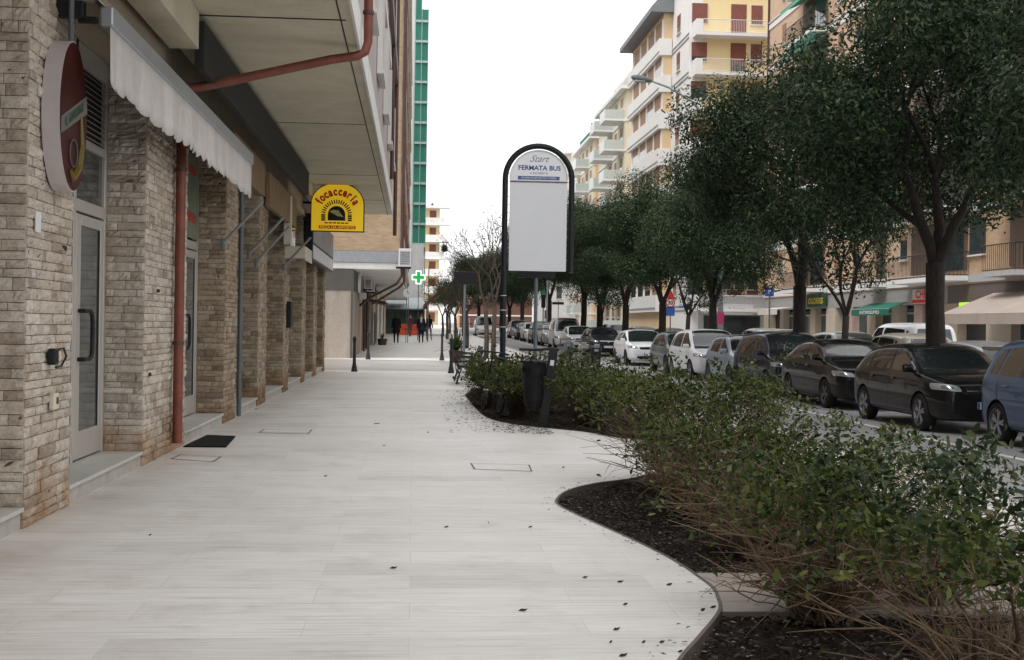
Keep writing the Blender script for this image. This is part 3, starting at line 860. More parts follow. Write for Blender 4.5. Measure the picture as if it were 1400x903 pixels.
for k in range(3):
    for s in (-1, 1): q.prism([(-.048,-.018),(.048,-.018),(.048,.018),(-.048,.018)], (scx-.02+s*.31, yf, scz-.22-.045*k), XR, ZU, Vector((0,-1,0)), .003)
for k in range(6): q.prism([(-.038,-.014),(.038,-.014),(.038,.014),(-.038,.014)], (scx-.26+.096*k, yf, scz-.375), XR, ZU, Vector((0,-1,0)), .003)
q.build('oven_picture', m_black, t)
q = MB(); q.prism([(-.17,.03),(-.08,.075),(.05,.06),(.10,-.02),(.17,-.10),(.02,-.07)], (scx-.02, yf-.004, scz-.14), XR, ZU, Vector((0,-1,0)), .003); q.build('pizza_slice', plain('pizza_pale', (.50, .48, .20), .5, 0, .6, 12), t)
q = MB(); q.prism([(-.43,-.04),(.43,-.04),(.43,.04),(-.43,.04)], (scx, yf, scz-.475), XR, ZU, Vector((0,-1,0)), .003); q.build('red_strip', m_redtxt, t)
q = MB(); put_text(q, 'PIZZA DA ASPORTO', .088, (scx, yf-.005, scz-.478), XR, ZU, bold=.001); q.build('lettering', m_yelsign, t)
q = MB()
for k, ch in enumerate('focacceria'):
    a = math.pi*(.86 - .72*k/9)
    rr_x, rr_z = .475, .425
    u_ = Vector((math.sin(a), 0, -math.cos(a)*.9)).normalized(); v_ = Vector((-u_.z, 0, u_.x))
    put_text(q, ch, .25, Vector((scx+rr_x*math.cos(a), yf-.001, scz-.06+rr_z*math.sin(a))), u_*.80, v_*1.1, bold=.012)
q.build('lettering', m_redtxt, t)
q = MB(); q.tube([(XW, SY+.08, scz-.3), (scx-W2, SY+.08, scz-.3)], .03, 8); q.tube([(XW, SY+.08, scz+.1), (scx-W2, SY+.08, scz+.1)], .03, 8); q.build('bracket', m_black, t)
# ---- shop light box below it, along the wall
t = thing('shop_sign', 'pale grey light box sign along the wall below the yellow sign', 'sign', (XW+.2, 33, 3.0))
q = MB(); q.bbox((XW+.13, 33.6, 3.49), (.20, 7.5, 1.1), .02); q.build('box', m_black, t)
q = MB(); q.box(XW+.232, XW+.24, 29.95, 37.2, 3.36, 4.0); q.build('face', plain('sign_dull', (.30,.30,.31), .35, 0, .3, 2), t)
q = MB(); q.box(XW+.232, XW+.242, 29.95, 37.2, 2.98, 3.30); q.build('lower_face', m_signgrey, t)
# door mat and manhole covers
t = MB(); mt_ = [G(249, 612), G(309, 612.5), G(322, 598), G(283, 596.5)]
mt_[0].x = max(mt_[0].x, -2.60); mt_[3].x = max(mt_[3].x, -2.60)
t.prism([(p.x, p.y) for p in mt_], (0,0,.003), XR, (0,1,0), ZU, .014)
tag(t.build('door_mat', plain('mat_black', (.012, .012, .013), .95, 0, .3, 40, .3)), 'black door mat lying before the shop step', 'mat')
def cover(px, lab):
    P = [G(*p) for p in px]; c = sum(P, Vector())/4
    t = thing('manhole_cover', lab, 'cover', (c.x, c.y, 0), 'travertine covers set in the pavement')
    q = MB(); w = .016
    for i in range(4):
        a, b = P[i], P[(i+1) % 4]
        dirn = (b-a).normalized(); nn = Vector((-dirn.y, dirn.x, 0))*w
        q.add([a+Vector((0,0,.003)), b+Vector((0,0,.003)), b+nn+Vector((0,0,.003)), a+nn+Vector((0,0,.003))], [(0,1,2,3)])
    q.build('frame', m_dkmetal, t)
    q = MB(); q.add([c+(p-c)*.965+Vector((0,0,.0025)) for p in P], [(0,1,2,3)]); q.build('lid', m_pav, t)
cover([(233,628),(292,632),(303,625),(246,622)], 'travertine cover beside the black mat')
cover([(353,592),(422,594),(427,588),(361,587)], 'travertine cover in mid pavement before the third pillar')
cover([(648,642),(728,645),(724,636),(643,634)], 'travertine cover with corner marks near the curved bed')
# ---------------------------------------------------------------- bus stop sign
def PX(px, py, y):
    d = _R3 @ Vector(((px-CX)/F, -(py-CY)/F, -1)); t = y/d.y
    return Vector((d.x*t, y, H+d.z*t))
BY = 22.2
b0 = PX(690, 300, BY); b1 = PX(781, 300, BY)
bx0, bx1 = b0.x, b1.x
ztop = PX(735, 200, BY).z; zbot = PX(735, 371, BY).z
r_ = (bx1-bx0)/2; cx_ = (bx0+bx1)/2; zc = ztop-r_-.0
bs = thing('bus_stop_sign', 'tall bus stop sign with arched dark frame and white panel', 'bus stop', (bx0, BY, 0))
q = MB()
pts = [(bx0, BY, -.05), (bx0, BY, zc)] + [(cx_-r_*math.cos(a), BY, zc+r_*math.sin(a)) for a in np.linspace(0, math.pi, 26)][1:] + [(bx1, BY, zbot-.02)]
q.tube(pts, .052, 12); q.build('frame', plain('busstop_frame', (.022, .026, .032), .3, .1, .2), bs, smooth=True)
q = MB(); rp_ = r_-.085
pan = [(-rp_, zbot-zc), (rp_, zbot-zc)] + [(rp_*math.cos(a), rp_*math.sin(a)) for a in np.linspace(0, math.pi, 32)]
q.prism(pan, (cx_, BY-.02, zc), XR, ZU, Vector((0,1,0)), .05); q.build('panel', m_signgrey, bs)
q = MB(); ri = rp_-.018
zd = PX(735, 249, BY).z
top = [(-ri, zd-zc+.012), (ri, zd-zc+.012)] + [(ri*math.cos(a), ri*math.sin(a)) for a in np.linspace(0, math.pi, 32)]
q.prism(top, (cx_, BY-.021, zc), XR, ZU, Vector((0,-1,0)), .004); q.build('header_panel', m_signwhite, bs)
q = MB(); q.tube([(cx_+(rp_+.006)*math.cos(a), BY-.028, zc+(rp_+.006)*math.sin(a)) for a in np.linspace(0, math.pi, 32)], .012, 6); q.build('inner_rim', m_signwhite, bs)
q = MB(); q.box(cx_-rp_, cx_+rp_, BY-.03, BY-.0205, zd-.012, zd+.008); q.build('divider', plain('divider_brown', (.10, .08, .08), .5), bs)
q = MB()
for k in range(12):
    z = zbot+.2+(zc-zbot-.1)*k/11; q.box(bx0+.05, bx0+.09, BY-.003, BY+.003, z-.004, z+.004)
for k in range(12):
    z = zbot+.2+(zc-zbot-.1)*k/11; q.box(bx1-.09, bx1-.05, BY-.003, BY+.003, z-.004, z+.004)
q.build('spacer', m_greytxt, bs)
q = MB()
for z in (1.42, 1.72, 1.98): q.lathe([(.053,-.006),(.055,-.006),(.055,.006),(.053,.006)], (bx0, BY, z), n=14)
q.build('pole_band', m_signgrey, bs)
zt = lambda py: PX(735, py, BY).z
q = MB(); put_text(q, 'Start', .17, (cx_-.01, BY-.027, zt(218)), XR, ZU, shear=.6); q.build('script_lettering', m_greytxt, bs)
q = MB(); put_text(q, 'FERMATA BUS', .115, (cx_+.01, BY-.027, zt(230.5)), (1.06, 0, 0), ZU, bold=.003); put_text(q, 'A RICHIESTA', .05, (cx_, BY-.027, zt(237.5)), (1.15, 0, 0), ZU); q.build('lettering', m_bluetxt, bs)
q = MB(); q.box(cx_-.375, cx_+.375, BY-.028, BY-.0255, zt(244)-.032, zt(244)+.032); q.build('blue_bar', plain('bar_blue', (.05,.11,.30), .4, 0, .1), bs)
q = MB(); put_text(q, 'MUNIRSI DI BIGLIETTO A TERRA', .044, (cx_, BY-.0295, zt(244)), XR, ZU); q.build('bar_lettering', m_signwhite, bs)

# ---------------------------------------------------------------- litter bin on leaning post
B0 = G(742, 583); yb_ = B0.y
bn = thing('litter_bin', 'black litter bin with bag hanging from a leaning black post', 'bin', B0)
T0 = PX(757, 478, yb_)
q = MB()
ax = (T0-B0); L = ax.length; axn = ax.normalized(); sd = Vector((1,0,0)); sd = (sd-axn*sd.dot(axn)).normalized(); bk = axn.cross(sd)
def obox(q, c, hx, hy, h0, h1): 
    vs = []
    for h in (h0, h1):
        for a, b in ((-hx,-hy),(hx,-hy),(hx,hy),(-hx,hy)): vs.append(Vector(c)+sd*a+bk*b+axn*h)
    q.add(vs, [(3,2,1,0),(4,5,6,7),(0,1,5,4),(1,2,6,5),(2,3,7,6),(3,0,4,7)])
obox(q, B0, .062, .03, -.1, L); po = q.build('post', m_black, bn, bevel=.006)
q = MB(); 
for k in range(6): obox(q, B0+bk*.0+sd*0, .004, .034, .25+.12*k, .31+.12*k)
q.build('post_slot', m_louvdark, po)
q = MB(); A = T0; q.tube([A+Vector((.08,0,-.005)), A+Vector((-.02,0,.012)), A+Vector((-.25,0,-.01)), A+Vector((-.5,0,-.005))], .02, 8); q.build('top_arm', m_black, bn, smooth=True)
q = MB(); c = B0+axn*(L*.82)+sd*(-.01)-bk*.0; obox(q, B0+sd*.0-Vector((0,.033,0)), .028, .003, L*.79, L*.86); q.build('sticker', m_whitep, bn)
bc = PX(730, 500, yb_-.02); zt_, zb_ = PX(730, 495, yb_).z, PX(730, 557, yb_).z
q = MB(); q.lathe([(0,zb_),(.115,zb_),(.125,zb_+.03),(.165,zt_-.02),(.17,zt_),(.15,zt_),(.14,zb_+.1)], (bc.x, yb_-.01, 0), n=24); q.build('bucket', plain('bin_plastic', (.009,.010,.011), .6, 0, .2), bn, smooth=True)
q = MB(); V = []; n = 40
prof = [(.172,-.02),(.182,.005),(.176,.02),(.150,.015),(.12,-.05),(.0,-.10)]
prof0 = [(.170,-.20),(.178,-.1)] + prof
b = []
for j, (r, h) in enumerate(prof0):
    for k in range(n):
        a = 2*math.pi*k/n; rr = r*(1+.02*math.sin(k*2.3+j*1.3)) + rng.normal(0, .0035); V.append((bc.x+rr*math.cos(a), yb_-.01+rr*math.sin(a), zt_+h+rng.normal(0, .006)))
q.add(V, [(j*n+k, j*n+(k+1)%n, (j+1)*n+(k+1)%n, (j+1)*n+k) for j in range(len(prof0)-1) for k in range(n)])
q.build('bag', plain('bag_black', (.008,.009,.010), .25, 0, .2), bn, smooth='all')
q = MB(); q.tube([(bc.x+.16, yb_, zt_-.04), B0+axn*(L*.55)], .012, 6); q.tube([(bc.x-.0, yb_, zt_+.0), (bc.x+.17, yb_, zt_-.01)], .01, 6); q.build('hoop', m_black, bn)

# ---------------------------------------------------------------- bollards
def bollard(x, y, lab):
    z = slope(y)
    t = thing('bollard', lab, 'bollard', (x, y, z), 'cast iron bollards at the driveway')
    q = MB(); q.lathe([(0,0),(.10,0),(.10,.03),(.085,.05),(.075,.14),(.062,.20),(.055,.24),(.048,.30),(.042,.85),(.05,.87),(.052,.89),(.044,.91)], (x, y, z), n=16)
    q.build('post', m_dkmetal, t, smooth=True)
    q = MB(); q.lathe([(.044,.91),(.058,.93),(.06,.98),(.05,1.02),(.025,1.045),(0,1.05)], (x, y, z), n=16); q.build('cap', m_dkmetal, t, smooth=True)
bollard(-1.75, 37.2, 'nearest dark bollard on the wall side of the pavement')
bollard(-1.72, 47.5, 'second dark bollard on the wall side, beyond the driveway')
bollard(1.12, 37.0, 'dark bollard on the planting side before the driveway, by the bench')
bollard(1.08, 47.5, 'dark bollard on the planting side beyond the driveway')

# ---------------------------------------------------------------- benches
def bench(x, y, rz, lab):
    t = thing('park_bench', lab, 'bench', (x, y, slope(y)), 'slatted benches by the planting')
    t.rotation_euler = (0, 0, rz)
    for s in (-.8, .8):
        q = MB(); q.tube([(-.02, s, .02), (.05, s, .25), (.0, s, .44), (.42, s, .42), (.5, s, .45), (.62, s, .86)], .022, 8)
        q.tube([(.5, s, 0), (.42, s, .2), (.45, s, .43)], .022, 8); q.tube([(.02, s, .44), (-.02, s, .6), (.1, s, .66), (.45, s, .64)], .02, 8)
        q.build('leg', m_dkmetal, t, smooth=True, local=True)
    q = MB()
    for k in range(6): q.bbox((.02+.075*k, 0, .455), (.055, 1.8, .028), .006)
    q.build('seat', m_dkmetal, t, local=True)
    q = MB()
    for k in range(4): q.bbox((.50+.032*k, 0, .55+.09*k), (.025, 1.8, .07), .006)
    q.build('backrest', m_dkmetal, t, local=True)
bench(1.05, 30.6, 0, 'nearest dark slatted bench behind the shrubs by the bin')
bench(1.25, 34.6, 0, 'second dark slatted bench, just before the driveway bollard')
bench(1.6, 52.0, 0, 'farthest dark slatted bench beyond the bollards')

# ---------------------------------------------------------------- potted palms
def frond_plant(name, x, y, z, n, L, w, mat, lab, cat, grp=None, pot=True):
    t = thing(name, lab, cat, (x, y, z), grp)
    V = []; Fc = []
    zz = z+(.45 if pot else 0)
    for i in range(n):
        a = rng.uniform(0, 6.28); e = rng.uniform(.25, 1.35); l = L*rng.uniform(.7, 1.1)
        d = np.array([math.cos(a)*math.cos(e), math.sin(a)*math.cos(e), math.sin(e)]); s = np.array([-math.sin(a), math.cos(a), 0])
        p = np.array([x, y, zz]); b = len(V)
        for k in range(5):
            f = k/4; ww = w*(1-f)**.6*(.5+.5*min(1, f*4)); q_ = p+d*l*f+np.array([0, 0, -l*.45*f*f*math.cos(e)])
            V += [q_-s*ww, q_+s*ww]
        for k in range(4): Fc += [b+2*k, b+2*k+1, b+2*k+3, b+2*k+2]
    V = np.array(V)-np.array([x, y, z]); me = fast_mesh('foliage', V, Fc, 4, mat); link('foliage', me, t)
    if pot:
        q = MB(); q.lathe([(0,0),(.2,0),(.28,.42),(.3,.45),(.25,.45)], (x, y, z), n=18); q.build('pot', m_brownpipe, t, smooth=True)
    return t
frond_plant('potted_palm', 1.55, 45.2, slope(45), 90, 1.05, .035, m_leaf_far, 'spiky green palm in a pot by the bollards', 'potted plant')
frond_plant('potted_palm', -2.0, 62.0, 2.9, 60, .6, .03, m_leaf_far, 'spiky green plant on the ledge above the shop wall', 'potted plant', None, False)
frond_plant('potted_palm', -1.75, 70.0, slope(70)-.1, 25, .4, .03, m_leaf_far, 'small plant in a terracotta pot against the far wall', 'potted plant')

# ---------------------------------------------------------------- shrubs
def shrub(x, y, rx, ry, h, nleaf, ntw, lab, seed, leafm=None, ls=.022, z0=-.08, base_h=.35, grp='privet shrubs in the planting beds', parent_twig=True, ntrunk=3, low=0):
    r = np.random.default_rng(seed)
    t = thing('shrub', lab, 'shrub', (x, y, z0), grp)
    # branches: from base outwards, arching
    tw = MB(); ends = []; pts_all = []
    for i in range(ntw):
        a = r.uniform(0, 2*math.pi); rad = math.sqrt(r.uniform(0.02, 1)); hh = h*r.uniform(.35, 1.02)*(1-.25*rad*rad)
        ex, ey = rad*rx*math.cos(a), rad*ry*math.sin(a)
        sx, sy = r.normal(0, .05)+ex*.06, r.normal(0, .05)+ey*.06
        P = []
        k = r.uniform(.75, 1.5); drop = r.uniform(0, .25) if r.random() < .3 else 0
        wob = np.cumsum(r.normal(0, .030, (7, 3)), 0)
        for s in range(7):
            f = s/6
            P.append((sx+(ex-sx)*f**k + wob[s,0]*f, sy+(ey-sy)*f**k + wob[s,1]*f, hh*f**.8*(1-drop*f) + wob[s,2]*f*.6))
        r0 = r.uniform(.0035, .0085)
        tw.tube(P, [r0*(1-.75*s/6) for s in range(7)], 3, cap=False)
        pts_all += [P[3], P[4], P[5], P[6], P[6]]
        for _ in range(3):
            s = r.integers(2, 6); B = np.array(P[s]); dv = r.normal(0, 1, 3)*np.array([rx*.3, ry*.3, h*.14]) + np.array([0, 0, h*.07])
            Q = [tuple(B), tuple(B+dv*.5+r.normal(0, .012, 3)), tuple(B+dv)]
            tw.tube(Q, [r0*.6, r0*.45, r0*.2], 3, cap=False); pts_all += [Q[1], Q[2], Q[2]]
    for i in range(low):
        a = r.uniform(0, 2*math.pi); L = r.uniform(.5, 1.15); e = r.uniform(.05, .30)*h; P = []
        wob = r.normal(0, .03, (7, 3))
        for s in range(7):
            f = s/6; P.append((math.cos(a)*rx*L*f+wob[s,0], math.sin(a)*ry*L*f+wob[s,1], .05+h*.22*math.sin(f*2.2)+e*f+wob[s,2]*.5))
        tw.tube(P, [.0038*(1-.6*s/6) for s in range(7)], 3, cap=False)
    tw.build('twigs', m_twig if (low or r.random() < .5) else m_twigd, t, local=True, smooth='all')
    tk = MB()
    for i in range(ntrunk):
        a = r.uniform(0, 6.28); 
        P = [(r.normal(0,.02), r.normal(0,.02), -.02), (math.cos(a)*.04, math.sin(a)*.04, .12), (math.cos(a)*.12+r.normal(0,.03), math.sin(a)*.12+r.normal(0,.03), .26), (math.cos(a+.4)*.30*rx, math.sin(a+.4)*.30*ry, h*.5), (math.cos(a+.2)*.45*rx, math.sin(a+.2)*.45*ry, h*.72)]
        tk.tube(P, [.024,.02,.015,.009,.004], 6)
    tk.build('stem', m_twigd, t, local=True, smooth=True)
    pts_all = np.array(pts_all)
    # leaves around the outer twig points
    wgt = np.clip((pts_all[:,2]/h-base_h)/.35, 0.02, 1)**1.3
    wgt *= .35+((pts_all[:,0]/rx)**2+(pts_all[:,1]/ry)**2+(pts_all[:,2]/h)**3)
    wgt /= wgt.sum()
    idx = r.choice(len(pts_all), nleaf, p=wgt)
    # clump: gaussian offsets scaled
    C = pts_all[idx] + r.normal(0, 1, (nleaf, 3))*np.array([.055, .055, .038])
    a = r.uniform(0, 2*math.pi, nleaf); e = r.normal(.35, .55, nleaf); ro = r.uniform(-1.1, 1.1, nleaf)
    D = np.stack([np.cos(a)*np.cos(e), np.sin(a)*np.cos(e), np.sin(e)], 1)
    S = np.stack([-np.sin(a), np.cos(a), np.zeros(nleaf)], 1); N = np.cross(D, S)
    S2 = S*np.cos(ro)[:,None]+N*np.sin(ro)[:,None]; N2 = np.cross(D, S2)
    l = ls*r.uniform(.6, 1.45, nleaf)[:,None]; w = l*.50; cup = l*r.uniform(.0, .35, nleaf)[:,None]
    V = np.stack([C-D*l, C-D*l*.25+S2*w+N2*cup, C+D*l*.45+S2*w*.75+N2*cup, C+D*l*1.1-N2*cup*.6, C+D*l*.45-S2*w*.75+N2*cup, C-D*l*.25-S2*w+N2*cup], 1).reshape(-1, 3)
    b = np.arange(nleaf)*6
    Fq = np.stack([b, b+1, b+2, b+3, b, b+3, b+4, b+5], 1).ravel()
    me = fast_mesh('foliage', V, Fq, 4, leafm or m_leaf_bush, True); link('foliage', me, t)
    return t

sh = [ # x, y, rx, ry, h, leaves, twigs, label, leaf size
 (2.25, 4.55, .60, .60, .80, 1900, 105, 'sparse shrub in the corner closest to the viewer, mostly bare brown twigs', .021),
 (3.1, 5.0, .80, .8, .95, 2600, 130, 'leafy shrub at the very right front of the bed', .023),
 (2.12, 6.3, .58, .55, .74, 1900, 170, 'leggy shrub rooted beside the sunken stone crossing', .020),
 (2.85, 6.6, .85, .8, .86, 2600, 130, 'dense green shrub right of the sunken stone crossing', .021),
 (2.35, 8.1, .68, .75, .74, 2200, 150, 'shrub just beyond the sunken stone crossing, brown low twigs', .020),
 (3.2, 8.4, .75, .85, .76, 1900, 100, 'green shrub mid bed on the road side', .021),
 (2.35, 9.7, .66, .8, .82, 2100, 150, 'shrub by the dark bare soil with tangled tan twigs', .021),
 (3.2, 10.2, .75, .85, .80, 1800, 90, 'shrub before the black hatchback on the road side', .022),
 (2.45, 11.4, .85, .75, 1.08, 3600, 190, 'large shrub at the far tip of the curved bed, branching over the soil', .022),
 (3.25, 11.8, .75, .8, 1.08, 2400, 100, 'tall shrub at the far road side corner of the curved bed', .022),
 (1.72, 20.2, .55, .75, .95, 2400, 110, 'shrub growing behind the litter bin', .026),
 (2.65, 18.7, .85, 1.0, .95, 2600, 110, 'shrub right of the leaning bin post', .026),
 (3.3, 17.2, .6, .9, .95, 2200, 90, 'shrub at the near road side corner of the bin bed', .026),
 (1.38, 22.9, .50, .9, .92, 2000, 100, 'low shrub around the bicycle by the pavement', .028),
 (2.2, 21.6, .8, 1.1, .98, 2200, 90, 'shrub at the foot of the bus stop pole', .028),
 (3.2, 21.0, .7, 1.3, 1.0, 2200, 80, 'shrub behind the bin on the road side', .028),
 (1.75, 25.6, .8, 1.2, .95, 1800, 80, 'shrub beyond the bus stop pole on the pavement side', .032),
 (2.9, 25.8, .9, 1.5, 1.0, 1800, 80, 'farthest shrub of the bin bed on the road side', .032),
]
for i, (x, y, rx, ry, h, nl, ntw, lab, ls) in enumerate(sh):
    dark = i in (1, 3)
    shrub(x, y, rx, ry, h, int(nl*(.82 if i < 10 else 1.0)), ntw, lab, 100+i, m_leaf_bush if not dark else m_leaf_dark, ls, z0=-.065 if y < 14 else -.06, base_h=(.62 if i in (0, 2) else .50) if i < 10 else .30, low=16 if i < 10 else 0)

# bicycle half hidden in the shrub
def bicycle(x, y, rz, lab, z=0):
    t = thing('bicycle', lab, 'bicycle', (x, y, z)); t.rotation_euler = (R(6), 0, rz)
    for s in (-.52, .52):
        q = MB(); q.tube([(s+.33*math.cos(a), 0, .34+.33*math.sin(a)) for a in np.linspace(0, 2*math.pi, 29)], .016, 6, cap=False)
        wo = q.build('wheel', m_rubber, t, local=True, smooth=True)
        q = MB()
        for k in range(12): q.tube([(s, 0, .34), (s+.32*math.cos(k*math.pi/6), 0, .34+.32*math.sin(k*math.pi/6))], .002, 3)
        q.tube([(s, -.04, .34), (s, .04, .34)], .02, 8); q.build('spokes', m_alub, wo, local=True)
    q = MB()
    for a, b in (((-.52,0,.34),(-.05,0,.32)), ((-.52,0,.34),(-.14,0,.78)), ((-.05,0,.32),(-.16,0,.86)), ((-.05,0,.32),(.36,0,.72)), ((-.13,0,.76),(.34,0,.80)), ((.52,0,.34),(.34,0,.92))): q.tube([a, b], .015, 8)
    q.build('frame', m_black, t, local=True, smooth=True)
    q = MB(); q.tube([(.22,-.26,.98),(.34,-.16,1.0),(.34,.16,1.0),(.22,.26,.98)], .013, 8); q.tube([(.34,0,.9),(.34,0,1.0)], .013, 8); q.build('handlebar', m_black, t, local=True, smooth=True)
    q = MB(); q.bbox((-.18,0,.90), (.26,.13,.05), .02); q.build('saddle', m_black, t, local=True)
bk = G(672, 563); bicycle(bk.x-.02, bk.y-.1, R(100), 'dark bicycle standing in the shrub left of the bin', -.0)

# fallen leaves lying on the pavement
fl = [(538,778,10),(715,836,12),(800,791,8),(848,797,9),(843,862,10),(855,828,7),(915,801,8),(905,880,8),(852,898,12),(975,832,8),(880,880,5),(930,893,7),(610,722,6),(725,722,6),(515,580,9),(205,733,5),(585,592,5),(525,610,5),(350,560,5),(445,652,5),(835,880,4),(770,640,4),(668,716,4)]
lf0 = None
for i, (px, py, s) in enumerate(fl):
    p = G(px, py); L = s/1700*p.y*.55
    V = [(-L,0,.004),(-L*.3,L*.38,.012),(L*.5,L*.3,.009),(L,0,.016),(L*.5,-L*.3,.006),(-L*.3,-L*.38,.005),(-L,0,.002),(-L*.3,L*.38,.010),(L*.5,L*.3,.007),(L,0,.014),(L*.5,-L*.3,.004),(-L*.3,-L*.38,.003)]
    q = MB(); q.add(V, [(0,1,2,3),(0,3,4,5),(9,8,7,6),(11,10,9,6)])
    o = q.build('fallen_leaf', m_leaf_dead, None, local=True); o.location = p; o.rotation_euler = (0, 0, rnd.uniform(-.6, .6)+(1.57 if rnd.random() < .2 else 0))
    tag(o, 'dark fallen leaf lying on the pale travertine pavement', 'leaf', 'fallen leaves scattered over the pavement')
# ---------------------------------------------------------------- evergreen street trees
def limb_tree(mb, r, base, dirn, length, rad, depth, tips, spread=.55, n=7, seg=5, up=.15):
    P = [np.array(base, float)]; d = np.array(dirn, float)
    for s in range(seg):
        d = d + r.normal(0, .09, 3) + np.array([0, 0, up*.12]); d /= np.linalg.norm(d); P.append(P[-1]+d*length/seg)
    mb.tube([tuple(p) for p in P], [rad*(1-.42*s/seg) for s in range(seg+1)], n if depth > 1 else max(3, n-3), cap=False)
    tips.append((P[-1], depth))
    if depth <= 0: return
    k = r.integers(2, 4)
    a0 = r.uniform(0, 6.28)
    for i in range(k):
        s = P[-1] if i < 2 else P[r.integers(2, seg)]
        a = a0+2*math.pi*i/k+r.normal(0, .3)
        o = np.array([math.cos(a), math.sin(a), 0]); o = o-d*np.dot(o, d)
        nd = d*(1-spread*.5)+o*spread*r.uniform(.7, 1.2)+np.array([0, 0, up]); nd /= np.linalg.norm(nd)
        limb_tree(mb, r, s, nd, length*r.uniform(.62, .85), rad*.60, depth-1, tips, spread, n, seg, up)

def evergreen_mesh(seed, nclump=66, nleaf=76000, rx=2.95, rz=2.75, zc=5.75, ls=.056, fork=2.6, trunk_r=.19):
    r = np.random.default_rng(seed)
    tk = MB(); tips = []
    lean = r.normal(0, .04, 2)
    tk.tube([(0,0,-.25),(0,0,.0),(lean[0]*1,lean[1]*1,.9),(lean[0]*2,lean[1]*2,1.8),(lean[0]*2,lean[1]*2,fork)], [trunk_r*1.25,trunk_r*1.1,trunk_r,trunk_r*.92,trunk_r*.95], 12)
    b = np.array([lean[0]*2, lean[1]*2, fork-.08])
    for i in range(3):
        a = 2*math.pi*i/3+r.uniform(0, .5)+.2
        d = np.array([math.cos(a)*.30, math.sin(a)*.30, .95]); d /= np.linalg.norm(d)
        limb_tree(tk, r, b, d, 1.85, trunk_r*.62, 3, tips, .6, 8, 5, .1)
    # clumps
    C = []
    while len(C) < nclump:
        p = r.normal(0, 1, 3); p /= np.linalg.norm(p); p *= r.uniform(.25, 1)**.45
        q = p*np.array([rx, rx, rz]); 
        if q[2] < -rz*.62 and r.random() < .75: continue
        q = q*(1+r.normal(0, .07)); C.append(q+np.array([0, 0, zc]))
    C = np.array(C); Rr = r.uniform(.5, 1.25, len(C))
    w = Rr**2.2; w /= w.sum()
    ix = r.choice(len(C), nleaf, p=w)
    u = r.normal(0, 1, (nleaf, 3)); u /= np.linalg.norm(u, axis=1)[:, None]
    rad = Rr[ix]*(r.uniform(.1, 1, nleaf)**.22)*(1+r.normal(0, .10, nleaf))
    P = C[ix]+u*rad[:, None]*np.array([1.1, 1.1, .8])
    T = u+r.normal(0, .48, (nleaf, 3))+np.array([0, 0, .25]); T /= np.linalg.norm(T, axis=1)[:, None]
    D = np.cross(T, r.normal(0, 1, (nleaf, 3))); D /= np.linalg.norm(D, axis=1)[:, None]; S = np.cross(D, T); S /= np.linalg.norm(S, axis=1)[:, None]
    l = ls*r.uniform(.6, 1.3, nleaf)[:, None]; wd = l*.42
    N = np.cross(D, S)*l*.15
    V = np.stack([P-D*l, P+S*wd+N, P+D*l, P-S*wd+N], 1).reshape(-1, 3)
    return tk, V

tree_mats = {}
tv = []
for k, sd in enumerate((11, 23, 37)):
    tk, V = evergreen_mesh(sd)
    tv.append((tk, V))
protos = []
specs = [ # x, y, scale, rot, variant, label
 (10.8, 24.9, 1.10, 0.4, 0, 'evergreen street tree with forked trunk behind the black hatchback'),
 (10.9, 34.4, 1.08, 2.1, 1, 'evergreen street tree with split trunk behind the dark blue car'),
 (10.9, 16.4, 1.05, 4.0, 2, 'nearest evergreen tree, its leaves hanging in from the right edge'),
 (10.9, 45.0, .88, 1.1, 2, 'evergreen street tree next to the tall street lamp'),
 (10.9, 54.2, .90, 3.3, 0, 'fifth evergreen in the row, behind the white hatchback'),
 (10.9, 63.8, .97, 5.1, 1, 'sixth evergreen in the row, over the arrow sign'),
 (10.9, 80.0, 1.12, .9, 2, 'evergreen tree right of the bus stop panel'),
 (10.9, 100.0, 1.15, 2.9, 0, 'distant evergreen seen below the bus stop panel'),
 (10.9, 72.5, 1.0, 1.7, 1, 'seventh evergreen in the row, beyond the arrow sign'),
 (10.6, 122.0, 1.15, 4.4, 1, 'farthest evergreen of the median row'),
]
mesh_cache = {}
for (x, y, s, rz, k, lab) in specs:
    t = thing('evergreen_tree', lab, 'tree', (x, y, slope(y)-.06), 'evergreen trees between the parking rows')
    t.rotation_euler = (0, 0, rz); t.scale = (s*(.92 if k == 1 else 1), s*(.92 if k == 2 else 1), s*(1.03 if k == 0 else .98))
    if k not in mesh_cache:
        tk, V = tv[k]
        a = tk.build('trunk', m_bark, t, local=True, smooth='all')
        n = len(V)//4; me = fast_mesh('crown', V, np.arange(n*4), 4, m_leaf_tree, True); b = link('crown', me, t)
        mesh_cache[k] = (a.data, b.data)
    else:
        link('trunk', mesh_cache[k][0], t); link('crown', mesh_cache[k][1], t)
